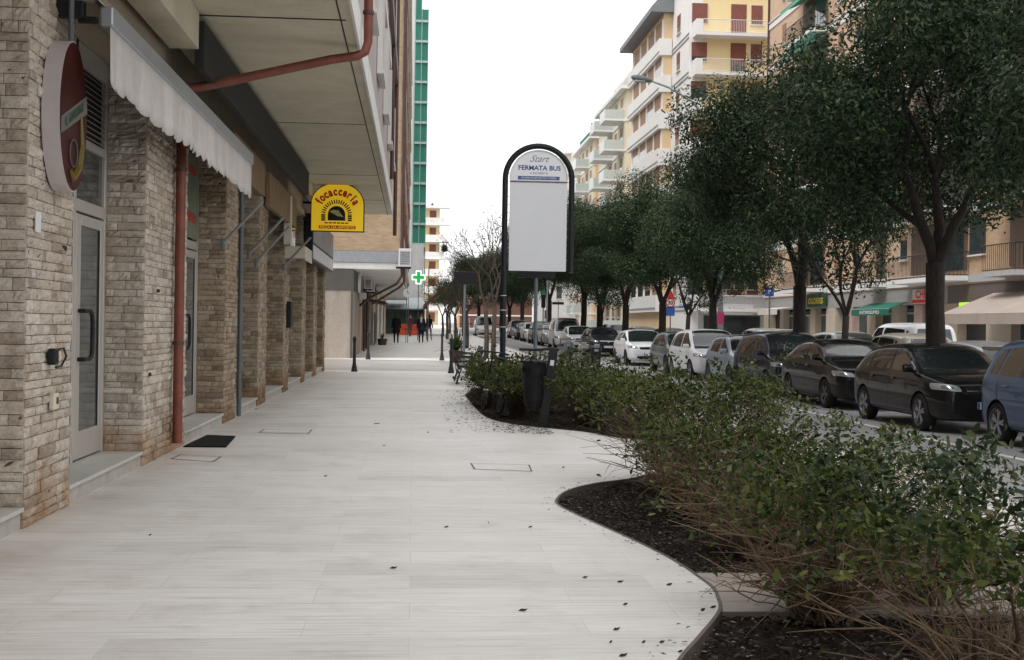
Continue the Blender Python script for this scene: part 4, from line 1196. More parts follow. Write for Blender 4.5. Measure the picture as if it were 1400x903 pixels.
# slimmer young trees
def young_tree(x, y, h, seed, lab, leafm, nl=6000, ls=.07, rx=1.6):
    r = np.random.default_rng(seed)
    t = thing('young_tree', lab, 'tree', (x, y, slope(y)-.06), 'slender young trees along the far parking row')
    tk = MB(); tips = []
    tk.tube([(0,0,-.2),(0,0,1.2),(.03,0,1.9)], [.11,.095,.09], 8)
    for i in range(4):
        a = 1.57*i+r.uniform(0, .6); d = np.array([math.cos(a)*.38, math.sin(a)*.38, 1]); d /= np.linalg.norm(d)
        limb_tree(tk, r, (.03, 0, 1.85), d, h*.27, .05, 3, tips, .5, 6, 4, .12)
    tk.build('trunk', m_bark, t, local=True, smooth='all')
    T = np.array([p for p, d in tips if d < 3]); ix = r.integers(0, len(T), nl)
    P = T[ix]+r.normal(0, .28, (nl, 3)); D = r.normal(0, .5, (nl, 3))+np.array([0, 0, -.6]); D /= np.linalg.norm(D, axis=1)[:, None]
    S = np.cross(D, r.normal(0, 1, (nl, 3))); S /= np.linalg.norm(S, axis=1)[:, None]
    l = ls*r.uniform(.7, 1.4, nl)[:, None]
    V = np.stack([P-D*l, P+S*l*.24, P+D*l, P-S*l*.24], 1).reshape(-1, 3)
    link('crown', fast_mesh('crown', V, np.arange(len(V)), 4, leafm), t)
young_tree(11.4, 32.2, 5.2, 5, 'slender young tree with hanging leaves in front of the green awning', m_leaf_tree, 4200, .075)
young_tree(10.9, 49.0, 5.0, 6, 'thin tree with a slanting stem left of the street lamp', m_leaf_tree, 3500)
young_tree(10.9, 72.0, 5.0, 8, 'small bushy tree below the round blue sign', m_leaf_far, 5500)

# bare trees
def bare_tree(x, y, h, seed, lab, ivy=0, rad=.10, stems=2, depth=5, mat=None):
    r = np.random.default_rng(seed)
    t = thing('bare_tree', lab, 'tree', (x, y, slope(y)-.02), 'bare winter trees along the pavement')
    tk = MB(); tips = []
    for s in range(stems):
        o = np.array([(s-.5*(stems-1))*.28, 0, -.1]); P = [o, o+np.array([.02, 0, h*.16]), o+np.array([(s-.5)*.08, r.normal(0, .05), h*.34])]
        tk.tube([tuple(p) for p in P], [rad*1.15, rad, rad*.85], 8)
        for i in range(2+(stems == 1)):
            a = 3.14*i+r.uniform(-.5, .5)+s; d = np.array([math.cos(a)*.45, math.sin(a)*.45, 1.0]); d /= np.linalg.norm(d)
            limb_tree(tk, r, P[-1], d, h*.20, rad*.55, depth, tips, .5, 5, 4, .22)
    tk.build('trunk', mat or m_barkb, t, local=True, smooth='all')
    if ivy:
        T = np.array([p for p, d in tips]); ix = r.integers(0, len(T), ivy); P = T[ix]+r.normal(0, .22, (ivy, 3))
        P[:, 2] = P[:, 2]*.9
        D = r.normal(0, 1, (ivy, 3)); D /= np.linalg.norm(D, axis=1)[:, None]; S = np.cross(D, r.normal(0, 1, (ivy, 3))); S /= np.linalg.norm(S, axis=1)[:, None]
        l = .055*r.uniform(.7, 1.4, ivy)[:, None]
        V = np.stack([P-D*l, P+S*l*.4, P+D*l, P-S*l*.4], 1).reshape(-1, 3)
        link('crown', fast_mesh('crown', V, np.arange(len(V)), 4, m_leaf_far if ivy > 900 else m_leaf_dead), t)
bare_tree(3.05, 50.0, 6.6, 3, 'nearest bare tree with twin trunks left of the bus stop pole', 320, .095, 2, 5)
bare_tree(2.8, 66.0, 5.8, 4, 'bare tree by the grey pole behind the benches', 260, .11, 1, 5)
bare_tree(2.6, 78.0, 5.2, 5, 'bare tree with ivy leaves further along the pavement', 1500, .10, 1, 4)
bare_tree(2.4, 90.0, 5.2, 6, 'reddish bare tree beyond the ivy covered one', 500, .10, 1, 5)
bare_tree(2.4, 104.0, 5.2, 7, 'bare tree close to the orange barrier', 1300, .10, 1, 4)
bare_tree(3.4, 118.0, 5.6, 8, 'far bare tree behind the pharmacy cross', 600, .10, 1, 4)
def leafy_mass(x, y, h, seed, lab):
    t = thing('leafy_tree', lab, 'tree', (x, y, slope(y)-.1)); t.scale = (h/8.2,)*3; t.rotation_euler = (0, 0, seed)
    link('trunk', mesh_cache[seed % 3][0], t); link('crown', mesh_cache[seed % 3][1], t)
leafy_mass(8.6, 112, 7.5, 3, 'dark green tree at the kerb between the bare trees and the bus stop pole')
leafy_mass(7.0, 135, 8.5, 1, 'green tree in the far roadside left of the bus stop pole')
leafy_mass(10.5, 150, 9.0, 2, 'broad green tree at the end of the road under the panel')
leafy_mass(4.6, 170, 6.5, 4, 'dark green tree at the end of the pavement')

# ---------------------------------------------------------------- cars
def lerp(a, b, t): return a+(b-a)*t
def interp(tab, f):
    for i in range(len(tab)-1):
        if f <= tab[i+1][0]:
            t = (f-tab[i][0])/(tab[i+1][0]-tab[i][0]+1e-9); return lerp(tab[i][1], tab[i+1][1], t)
    return tab[-1][1]
SHAPES = {
 'hatch': dict(L=4.15, W=1.76, H=1.45, wb=(.20, .815), belt=.64,
    top=[(0,.42),(.012,.53),(.035,.575),(.10,.625),(.20,.668),(.265,.695),(.33,.80),(.40,.93),(.46,.975),(.56,1),(.70,.99),(.82,.955),(.90,.89),(.95,.76),(.975,.66),(.99,.56),(1,.42)]),
 'sleek': dict(L=4.30, W=1.80, H=1.46, wb=(.20, .80), belt=.66,
    top=[(0,.40),(.012,.52),(.04,.58),(.12,.645),(.20,.69),(.25,.72),(.31,.81),(.39,.93),(.46,.98),(.56,1),(.70,.98),(.80,.93),(.87,.83),(.92,.73),(.97,.68),(.99,.58),(1,.42)]),
 'mpv': dict(L=4.10, W=1.78, H=1.60, wb=(.19, .82), belt=.60,
    top=[(0,.40),(.012,.50),(.04,.545),(.10,.585),(.17,.625),(.21,.65),(.28,.79),(.36,.93),(.42,.98),(.54,1),(.72,.99),(.88,.965),(.94,.90),(.965,.78),(.98,.64),(.992,.52),(1,.4)]),
 'small': dict(L=3.60, W=1.62, H=1.48, wb=(.18, .84), belt=.62,
    top=[(0,.36),(.015,.47),(.05,.54),(.12,.61),(.20,.66),(.24,.69),(.31,.82),(.38,.94),(.45,.985),(.56,1),(.72,.99),(.85,.96),(.92,.88),(.96,.75),(.98,.64),(.993,.52),(1,.4)]),
 'van': dict(L=4.6, W=1.82, H=1.90, wb=(.18, .80), belt=.55,
    top=[(0,.30),(.012,.38),(.04,.44),(.10,.49),(.16,.53),(.19,.56),(.26,.76),(.33,.93),(.38,.985),(.48,1),(.75,1),(.95,.985),(.98,.95),(.992,.8),(.996,.6),(1,.36)]),
}
PLAN = [(0,.66),(.012,.80),(.04,.895),(.10,.955),(.18,.985),(.35,1),(.75,1),(.90,.985),(.95,.955),(.98,.90),(.995,.80),(1,.68)]
cutm = plain('wheel_well', (.008,.008,.008), .9)
car_geo = {}
def car_body(kind):
    if kind in car_geo: return car_geo[kind]
    S = SHAPES[kind]; L, W, Hh = S['L'], S['W'], S['H']
    fs = [0,.012,.04,.08,.12,.17,.22,.27,.31,.35,.40,.46,.54,.62,.70,.78,.84,.88,.92,.95,.975,.99,1.0]
    rows = []
    for f in fs:
        zt = interp(S['top'], f)*Hh; w = interp(PLAN, f)*W/2
        zb = .20 if .03 < f < .97 else .26
        belt = min(S['belt']*Hh+.05*max(0, f-.3), zt-.05); g = zt-belt; k = max(0, min(1, g/(.30*Hh)))
        row = [(0, zb), (.7*w, zb), (.93*w, zb+.03), (.985*w, zb+.12), (w, min(.52, belt-.14)), (.995*w, belt-.09), (.955*w, belt-.01),
               (w*lerp(.90, .875, k), belt+g*lerp(.40, .42, k)), (w*lerp(.82, .79, k), belt+g*lerp(.70, .80, k)), (w*lerp(.68, .66, k), zt-lerp(.012, .035, k)), (w*.40, zt-.008), (0, zt)]
        rows.append((f, row))
    m = len(rows[0][1]); V = []; Fc = []
    for f, row in rows:
        y = (f-.5)*L
        V += [(x, y+(.0 if 0 < f < 1 else 0), z) for x, z in row] + [(-x, y, z) for x, z in row[-2:0:-1]]
    n = 2*m-2
    for i in range(len(rows)-1):
        for j in range(n): Fc.append((i*n+j, i*n+(j+1)%n, (i+1)*n+(j+1)%n, (i+1)*n+j))
    for e in (0, (len(rows)-1)*n):
        for j in range(m-1):
            a, b, c, d = e+j, e+j+1, e+(n-j-1)%n, e+(n-j)%n
            fc = [a, b, c] if d == a else ([a, b, d] if b == c else [a, b, c, d])
            Fc.append(tuple(fc) if e else tuple(fc[::-1]))
    me = bpy.data.meshes.new('body'); me.from_pydata(V, [], Fc)
    ob = bpy.data.objects.new('tmp', me); col.objects.link(ob)
    bm = bmesh.new(); bm.from_mesh(me); bmesh.ops.recalc_face_normals(bm, faces=bm.faces[:]); bm.to_mesh(me); bm.free()
    me.materials.append(cutm)
    sd = ob.modifiers.new('s', 'SUBSURF'); sd.levels = 2; sd.render_levels = 2
    dg = bpy.context.evaluated_depsgraph_get()
    hull = bpy.data.meshes.new_from_object(ob.evaluated_get(dg))
    bvh = BVHTree.FromPolygons([v.co for v in hull.vertices], [tuple(p.vertices) for p in hull.polygons])
    # wheel arches
    cuts = []
    for f in S['wb']:
        c = MB(); c.tube([(-2, (f-.5)*L, .31), (2, (f-.5)*L, .31)], .355, 28)
        cv, cf = c.v, c.f
        # leave the middle of the floor: two cylinders
        for s in (-1, 1):
            q = MB(); q.tube([(s*(W/2-.26), (f-.5)*L, .31), (s*(W/2+.3), (f-.5)*L, .31)], .352, 28)
            cm = bpy.data.meshes.new('c'); cm.from_pydata(q.v, [], q.f)
            bm = bmesh.new(); bm.from_mesh(cm); bmesh.ops.recalc_face_normals(bm, faces=bm.faces[:]); bm.to_mesh(cm); bm.free()
            cm.materials.append(cutm)
            co = bpy.data.objects.new('c', cm); col.objects.link(co); cuts.append(co)
            md = ob.modifiers.new('b', 'BOOLEAN'); md.operation = 'DIFFERENCE'; md.object = co; md.solver = 'EXACT'
            try: md.material_mode = 'TRANSFER'
            except Exception: pass
    # give body slot 1 a different material so the transfer keeps both
    me.materials.clear(); me.materials.append(m_whitep)
    dg = bpy.context.evaluated_depsgraph_get(); dg.update()
    body = bpy.data.meshes.new_from_object(ob.evaluated_get(dg))
    for c in cuts: bpy.data.objects.remove(c)
    bpy.data.objects.remove(ob)
    body.polygons.foreach_set('use_smooth', [True]*len(body.polygons))
    try: body.set_sharp_from_angle(angle=R(38))
    except Exception: pass
    slots = [m_.name if m_ else '' for m_ in body.materials]
    car_geo[kind] = (body, bvh, S, slots)
    return car_geo[kind]

def patch(bvh, corners, dirn, nu=10, nv=8, off=.006, skirt=.012, round_=0):
    """quad patch a,b,c,d (a-b bottom, d-c top) cast on the hull along dirn"""
    a, b, c, d = [Vector(p) for p in corners]; dv = Vector(dirn).normalized()
    mb = MB(); grid = []
    for j in range(nv+1):
        for i in range(nu+1):
            u, v = i/nu, j/nv
            if round_:
                # pull corners in
                uu, vv = u*2-1, v*2-1
                k = 1-round_*(abs(uu)**4*abs(vv)**4)
                u, v = (uu*k+1)/2, (vv*k+1)/2
            p = (a*(1-u)+b*u)*(1-v)+(d*(1-u)+c*u)*v
            h = bvh.ray_cast(p-dv*1.5, dv)
            if h[0] is None: q, nn = p, -dv
            else:
                q, nn = h[0], h[1]
                if nn.dot(dv) > 0: nn = -nn
            grid.append(q+nn*off)
            if i in (0, nu) or j in (0, nv): pass
    n = nu+1
    mb.v = [tuple(p) for p in grid]; mb.f = [(j*n+i, j*n+i+1, (j+1)*n+i+1, (j+1)*n+i) for j in range(nv) for i in range(nu)]
    ring = [i for i in range(n)] + [j*n+nu for j in range(1, nv+1)] + [nv*n+i for i in range(nu-1, -1, -1)] + [j*n for j in range(nv-1, 0, -1)]
    s = len(mb.v); mb.v += [tuple(Vector(mb.v[q])+dv*skirt) for q in ring]; m = len(ring)
    mb.f += [(ring[i], ring[(i+1) % m], s+(i+1) % m, s+i) for i in range(m)]
    return mb

m_rim = plain('alloy_rim', (.42,.43,.45), .3, .8, .08)
m_rimd = plain('dark_rim', (.16,.165,.17), .35, .7, .08)
m_lamp = mk_glass('headlamp_clear', (.30,.33,.36), .08)
m_lampd = plain('lamp_reflector', (.30,.32,.35), .15, .9, .2, 20)
m_chrome = plain('chrome', (.65,.66,.68), .12, 1, .02)
m_plate = plain('plate_white', (.70,.71,.72), .4, 0, .05)
m_carglass = mk_glass('car_glass', (.014,.018,.020), .03)
m_tail = plain('tail_lamp', (.35,.01,.01), .2, 0, .1)
m_grille = plain('grille_black', (.01,.01,.01), .5, 0, .2, 30)
wheel_cache = {}
def wheel_meshes(dark):
    if dark in wheel_cache: return wheel_cache[dark]
    ty = MB(); ty.lathe([(.205,-.09),(.245,-.105),(.29,-.10),(.308,-.075),(.312,0),(.308,.075),(.29,.10),(.245,.105),(.205,.09)], (0,0,0), 'X', 32)
    rm_ = MB()
    rm_.lathe([(.21,.088),(.222,.098),(.214,.06),(.19,.045),(.19,-.06)], (0,0,0), 'X', 32)
    for k in range(5):
        a = 2*math.pi*k/5
        u = Vector((0, math.cos(a), math.sin(a))); v = Vector((0, -math.sin(a), math.cos(a)))
        for s in (-1, 1):
            P = []
            for (rr, off_, hw_) in ((.03, .0, .022), (.12, .016, .017), (.205, .038, .016)):
                c = u*rr+v*off_*s
                P += [c-v*hw_+Vector((.06,0,0)), c+v*hw_+Vector((.06,0,0)), c+v*hw_+Vector((.082,0,0)), c-v*hw_+Vector((.082,0,0))]
            rm_.add(P, [(0,1,5,4),(1,2,6,5),(2,3,7,6),(3,0,4,7),(4,5,9,8),(5,6,10,9),(6,7,11,10),(7,4,8,11)])
    rm_.lathe([(0,.092),(.03,.09),(.045,.08),(.05,.06)], (0,0,0), 'X', 16)
    hb = MB(); hb.lathe([(0,.02),(.195,.02),(.2,-.05)], (0,0,0), 'X', 24)
    a = ty.build('tyre', m_rubber, None, local=True, smooth=True); b = rm_.build('rim', m_rimd if dark else m_rim, None, local=True, smooth=True); c = hb.build('brake_disc', m_dkmetal, None, local=True)
    wheel_cache[dark] = (a.data, b.data, c.data)
    for o in (a, b, c): bpy.data.objects.remove(o)
    return wheel_cache[dark]

def car(kind, paint, x, y, lab, grp='cars parked along the near side of the trees', rz=0.0, far=False, dark_rim=False, side=-1, extra=None, cat='car', flip=False):
    body, bvh, S, slots = car_body(kind); L, W, Hh = S['L'], S['W'], S['H']
    t = thing('parked_car' if cat == 'car' else 'parked_van', lab, cat, (x, y, slope(y)+RZ), grp); t.rotation_euler = (0, 0, rz+(math.pi if flip else 0))
    key = ('b', kind, paint.name)
    bo = link('body', body.copy(), t)
    ms = bo.data.materials
    for i, s in enumerate(slots):
        ms[i] = paint if s == m_whitep.name else cutm
    Yf = lambda f: (f-.5)*L
    bz = S['belt']*Hh
    top = lambda f: interp(S['top'], f)*Hh
    # windscreen / rear window
    ws = [f for f, z in S['top'] if z >= S['belt']+.02]
    fc = max(f for f, z in S['top'] if z < S['belt']+.05 and f < .5)+.012
    f2 = next(f for f, z in S['top'] if z > .955)
    wt = W/2
    q = patch(bvh, [(-wt*.82, Yf(fc), 3), (wt*.82, Yf(fc), 3), (wt*.66, Yf(f2+.005), 3), (-wt*.66, Yf(f2+.005), 3)], (0,0,-1), 14, 10, .004, .012, .02); q.build('windscreen', m_carglass, t, local=True, smooth=True)
    fr_ = [f for f, z in S['top'] if f > .6 and z > .9][-1]
    q = patch(bvh, [(-wt*.66, 4, bz+.10), (wt*.66, 4, bz+.10), (wt*.56, 4, Hh*.90), (-wt*.56, 4, Hh*.90)], (0,-1,0), 10, 6, .004, .012, .02); q.build('rear_window', m_carglass, t, local=True, smooth=True)
    # side windows
    fa = fc+.045
    fm = .52
    for s in (-1, 1):
        segs_ = [((fa, bz+.035), (fm-.012, bz+.04), (fm-.012, Hh*.915), (f2+.005, Hh*.905)),
                 ((fm+.012, bz+.04), (fr_-.055, bz+.06), (fr_-.10, Hh*.885), (fm+.012, Hh*.915))]
        if kind != 'small': segs_.append(((fr_-.035, bz+.065), (fr_+.02, bz+.085), (fr_-.045, Hh*.86), (fr_-.078, Hh*.875)))
        for sg in segs_:
            q = patch(bvh, [(s*3, Yf(a_), z_) for a_, z_ in sg], (-s,0,0), 10, 6, .004, .012, .03); q.build('side_window', m_carglass, t, local=True, smooth=True)
        # door seams, sill, handles, mirror
        dm = MB()
        for f_ in (fa-.005, fm, fr_-.06 if kind != 'small' else fr_-.12):
            p_ = patch(bvh, [(s*3, Yf(f_)-.004, .30), (s*3, Yf(f_)+.004, .30), (s*3, Yf(f_)+.004, bz+.02), (s*3, Yf(f_)-.004, bz+.02)], (-s,0,0), 1, 10, .0015, .004); dm.add(p_.v, p_.f)
        p_ = patch(bvh, [(s*3, Yf(fa-.005), .295), (s*3, Yf(fr_-.12), .295), (s*3, Yf(fr_-.12), .303), (s*3, Yf(fa-.005), .303)], (-s,0,0), 14, 1, .0015, .004); dm.add(p_.v, p_.f)
        dm.build('door_seam', m_grille, t, local=True)
        for f_ in (fm-.055, fr_-.12):
            h = bvh.ray_cast(Vector((s*3, Yf(f_), bz-.10)), Vector((-s,0,0)))[0]
            if h:
                q = MB(); q.bbox((h.x+s*.015, h.y, h.z), (.03, .18, .032), .01); q.build('door_handle', paint, t, local=True)
        h = bvh.ray_cast(Vector((s*3, Yf(fa+.03), bz+.02)), Vector((-s,0,0)))[0]
        if h:
            q = MB(); q.bbox((h.x+s*.11, h.y-.02, bz+.09), (.19, .10, .13), .035); q.bbox((h.x+s*.02, h.y, bz+.045), (.10, .05, .05), .015)
            mo = q.build('mirror', paint, t, local=True, smooth=True)
            q = MB(); q.bbox((h.x+s*.115, h.y+.031, bz+.09), (.15, .006, .095), .002); q.build('mirror_glass', m_chrome, mo, local=True)
        # headlamps wrap round the corner
        zl = top(.02)*1.0
        z0, z1 = zl-.12, zl-.0
        yf_ = Yf(0); q = patch(bvh, [(s*.56*wt, yf_, z0+.01), (s*1.03*wt, yf_+.30, z0+.045), (s*1.0*wt, yf_+.42, z1+.03), (s*.64*wt, yf_+.02, z1-.012)], (-s*.62, 1, -.12), 12, 7, .006, .015, .10)
        lo = q.build('headlight', m_lamp, t, local=True, smooth=True)
        q = patch(bvh, [(s*.70*wt, yf_+.05, z0+.04), (s*.88*wt, yf_+.16, z0+.055), (s*.88*wt, yf_+.18, z1-.012), (s*.71*wt, yf_+.06, z1-.018)], (-s*.62, 1, -.12), 6, 5, .010, .004, .25); q.build('reflector', m_lampd, lo, local=True, smooth=True)
        q = patch(bvh, [(s*.74*wt, 3, .62*bz+.05), (s*.99*wt, 3, .62*bz+.08), (s*.97*wt, 3, bz+.02), (s*.80*wt, 3, bz)], (-s*.3, -1, 0), 6, 6, .006, .012, .08); q.build('tail_light', m_tail, t, local=True, smooth=True)
        q = patch(bvh, [(s*.62*wt, -3, .30), (s*.82*wt, -3, .31), (s*.80*wt, -3, .40), (s*.60*wt, -3, .38)], (-s*.2, 1, 0), 5, 4, .005, .01, .1); q.build('fog_light', m_grille, t, local=True, smooth=True)
    zl = top(.02)
    q = patch(bvh, [(-.46*wt, -3, zl-.14), (.46*wt, -3, zl-.14), (.50*wt, -3, zl-.035), (-.50*wt, -3, zl-.035)], (0,1,0), 10, 4, .004, .01, .05); go = q.build('grille', m_grille, t, local=True, smooth=True)
    ch = MB()
    for zz in ((zl-.05, zl-.035), (zl-.10, zl-.088)):
        p_ = patch(bvh, [(-.46*wt, -3, zz[0]), (.46*wt, -3, zz[0]), (.46*wt, -3, zz[1]), (-.46*wt, -3, zz[1])], (0,1,0), 8, 1, .010, .01); ch.add(p_.v, p_.f)
    ch.lathe([(0,-.012),(.05,-.01),(.055,0)], (0, Yf(0)-.006, zl-.085), 'Y', 16)
    ch.build('grille_bar', m_chrome, go, local=True)
    q = patch(bvh, [(-.52*wt, -3, .27), (.52*wt, -3, .27), (.48*wt, -3, .40), (-.48*wt, -3, .40)], (0,1,0), 8, 4, .004, .01, .05); q.build('lower_grille', m_grille, t, local=True, smooth=True)
    q = patch(bvh, [(-.93*wt, -3, .44), (.93*wt, -3, .44), (.93*wt, -3, .448), (-.93*wt, -3, .448)], (0,1,0), 16, 1, .002, .004); q.build('bumper_seam', m_grille, t, local=True)
    q = MB(); q.bbox((0, Yf(0)-.012, .47), (.50, .018, .11), .004); po = q.build('number_plate', m_plate, t, local=True)
    q = MB(); q.box(-.25, -.215, Yf(0)-.0225, Yf(0)-.0212, .418, .522); q.box(.215, .25, Yf(0)-.0225, Yf(0)-.0212, .418, .522); q.build('plate_band', m_bluetxt, po, local=True)
    q = MB(); q.bbox((0, Yf(1)+.012, .62), (.50, .018, .11), .004); q.build('number_plate', m_plate, t, local=True)
    # hood seam + wipers
    q = MB()
    for s in (-1, 1):
        p_ = patch(bvh, [(s*.66*wt, Yf(.035), 3), (s*.66*wt+.006, Yf(.035), 3), (s*.80*wt+.006, Yf(fc-.02), 3), (s*.80*wt, Yf(fc-.02), 3)], (0,0,-1), 1, 8, .0015, .004); q.add(p_.v, p_.f)
    q.build('bonnet_seam', m_grille, t, local=True)
    q = patch(bvh, [(-wt*.80, Yf(fc-.022), 3), (wt*.80, Yf(fc-.022), 3), (wt*.80, Yf(fc-.002), 3), (-wt*.80, Yf(fc-.002), 3)], (0,0,-1), 10, 1, .003, .01); q.build('scuttle', m_grille, t, local=True)
    if extra: extra(t, bvh, S, Yf)
    ty, rm_, hb = wheel_meshes(dark_rim)
    for f in S['wb']:
        for s in (-1, 1):
            w = bpy.data.objects.new('wheel', None); col.objects.link(w); w.parent = t; w.location = (s*(W/2-.115), Yf(f), .312); w.rotation_euler = (rnd.uniform(0, 1.2), 0, 0 if s > 0 else math.pi)
            link('tyre', ty, w); link('rim', rm_, w); link('brake_disc', hb, w)
    return t
P_ = lambda n, c, m=0: mk_paint(n, c, m)
p_black = P_('paint_black', (.006,.006,.007)); p_dblue = P_('paint_dark_blue', (.012,.016,.035)); p_blue = P_('paint_steel_blue', (.075,.125,.22), .3)
p_white = P_('paint_white', (.72,.73,.75)); p_silver = P_('paint_silver', (.42,.44,.46), .5); p_grey = P_('paint_grey', (.15,.165,.18), .4); p_lblue = P_('paint_pale_blue', (.30,.36,.42), .3)
p_beige = P_('paint_beige', (.38,.35,.30), .3); p_charc = P_('paint_charcoal', (.03,.032,.037), .2)
cx0 = 8.28+.88
cars = [
 ('mpv', p_blue, cx0+.22, 16.24, 'steel blue car at the right edge, closest of the parked cars', False),
 ('hatch', p_black, cx0, 21.1, 'black hatchback with bright round-cornered headlamps and spoked alloy wheels', False),
 ('sleek', p_black, cx0+.32, 26.75, 'glossy black low saloon shaped car between the hatchback and the dark blue car', True),
 ('mpv', p_dblue, cx0+.3, 31.15, 'dark blue car in front of the split trunk tree', True),
 ('small', p_lblue, cx0+.3, 34.9, 'pale grey blue small car left of the dark blue car', True),
 ('mpv', p_white, cx0+.3, 39.6, 'tall white family car left of the pale blue small car', False),
 ('small', p_grey, cx0+.3, 43.6, 'small grey car squeezed between two white cars', True),
 ('hatch', p_white, cx0+.2, 50.8, 'white hatchback with open road before it', True),
 ('hatch', p_charc, cx0+.3, 62.2, 'dark grey hatchback facing forward in the middle distance', True),
 ('hatch', p_white, cx0, 68.8, 'white hatchback beside the motor scooter, beyond the dark grey one', True),
 ('van', p_white, cx0, 75.0, 'white delivery van in the near parking row', False),
 ('hatch', p_silver, cx0, 82.0, 'silver hatchback beyond the white delivery van', True),
 ('mpv', p_grey, cx0, 88.5, 'grey family car far down the near parking row', True),
 ('hatch', p_white, cx0, 95.5, 'distant white hatchback far down the near parking row', True),
 ('small', p_dblue, cx0, 102.0, 'distant dark small car far down the near parking row', True),
 ('mpv', p_silver, cx0, 109.0, 'last silver car visible in the near parking row', True),
]
def wiper(t, bvh, S, Yf): pass
for i, (k, p, x, y, lab, dr_) in enumerate(cars):
    car(k, p, x, y, lab, rz=rnd.uniform(-.012, .012), dark_rim=dr_)
X2 = 13.0
far_cars = [
 ('mpv', p_dblue, 14.0, 25.2, 'dark blue car on the far parking row near the right edge', True),
 ('hatch', p_silver, 13.6, 29.4, 'silver car roof behind the black hatchback', True),
 ('mpv', p_beige, 13.6, 33.7, 'beige car seen left of the forked tree trunk', True),
 ('van', p_white, 15.6, 38.5, 'white van parked behind the forked tree trunk', True),
 ('mpv', p_silver, 14.2, 39.8, 'silver car with greenish windows under the green awning', False),
 ('mpv', p_white, 13.6, 44.5, 'white roofed car behind the low black car', False),
 ('mpv', p_silver, 14.4, 50.5, 'silver estate seen beyond the split tree trunk', True),
 ('hatch', p_white, 13.8, 57.5, 'white car deep in the far parking row', True),
 ('hatch', p_charc, 13.6, 66.0, 'charcoal car deep in the far parking row', True),
 ('hatch', p_grey, 13.6, 74.0, 'grey car deep in the far parking row', True),
 ('mpv', p_white, 13.6, 84.0, 'white car at the far end of the far parking row', True),
]
for (k, p, x, y, lab, fl_) in far_cars:
    car(k, p, x, y, lab, 'cars parked on the far side of the trees', flip=fl_, cat='van' if k == 'van' else 'car')
car('van', p_white, 6.3, 112, 'white van driving up the road beyond the bare trees', 'moving vehicles', cat='van')
# ---------------------------------------------------------------- facade helpers
def railing(x0, y0, x1, y1, z, h, mat, parent, step=.14, r=.008, name='railing'):
    a, b = Vector((x0, y0, z)), Vector((x1, y1, z)); L = (b-a).length; n = max(2, int(L/step)); q = MB()
    d = (b-a)/n
    up = Vector((0, 0, 1))
    q.tube([a+up*h, b+up*h], r*2.2, 4); q.tube([a+up*.06, b+up*.06], r*1.6, 4)
    for i in range(n+1): p = a+d*i; q.tube([p, p+up*h], r, 3, cap=False)
    return q.build(name, mat, parent)
def win_x(par, x, y0, y1, z0, z1, shut=None, frac=1.0, frame=None, side=-1, sill=True):
    """window on a wall facing -X at x"""
    s = side
    q = MB(); q.box(x, x+s*.03, y0, y1, z0, z1); w = q.build('window', frame or m_fascia, par)
    zz = z0+(z1-z0)*(1-frac)
    if frac < 1: q = MB(); q.box(x+s*.03, x+s*.034, y0+.06, y1-.06, z0+.06, zz); q.build('pane', m_glass, w)
    if frac > 0 and shut: q = MB(); q.box(x+s*.03, x+s*.05, y0+.05, y1-.05, zz, z1-.04); q.build('shutter', shut, w)
    if sill: q = MB(); q.box(x, x+s*.12, y0-.06, y1+.06, z0-.07, z0-.002); q.build('sill', m_fascia, w)
    return w
def win_y(par, y, x0, x1, z0, z1, shut=None, frac=1.0, frame=None, sill=True):
    q = MB(); q.box(x0, x1, y, y-.03, z0, z1); w = q.build('window', frame or m_fascia, par)
    zz = z0+(z1-z0)*(1-frac)
    if frac < 1: q = MB(); q.box(x0+.06, x1-.06, y-.03, y-.034, z0+.06, zz); q.build('pane', m_glass, w)
    if frac > 0 and shut: q = MB(); q.box(x0+.05, x1-.05, y-.03, y-.05, zz, z1-.04); q.build('shutter', shut, w)
    if sill: q = MB(); q.box(x0-.06, x1+.06, y, y-.12, z0-.07, z0-.002); q.build('sill', m_fascia, w)
    return w

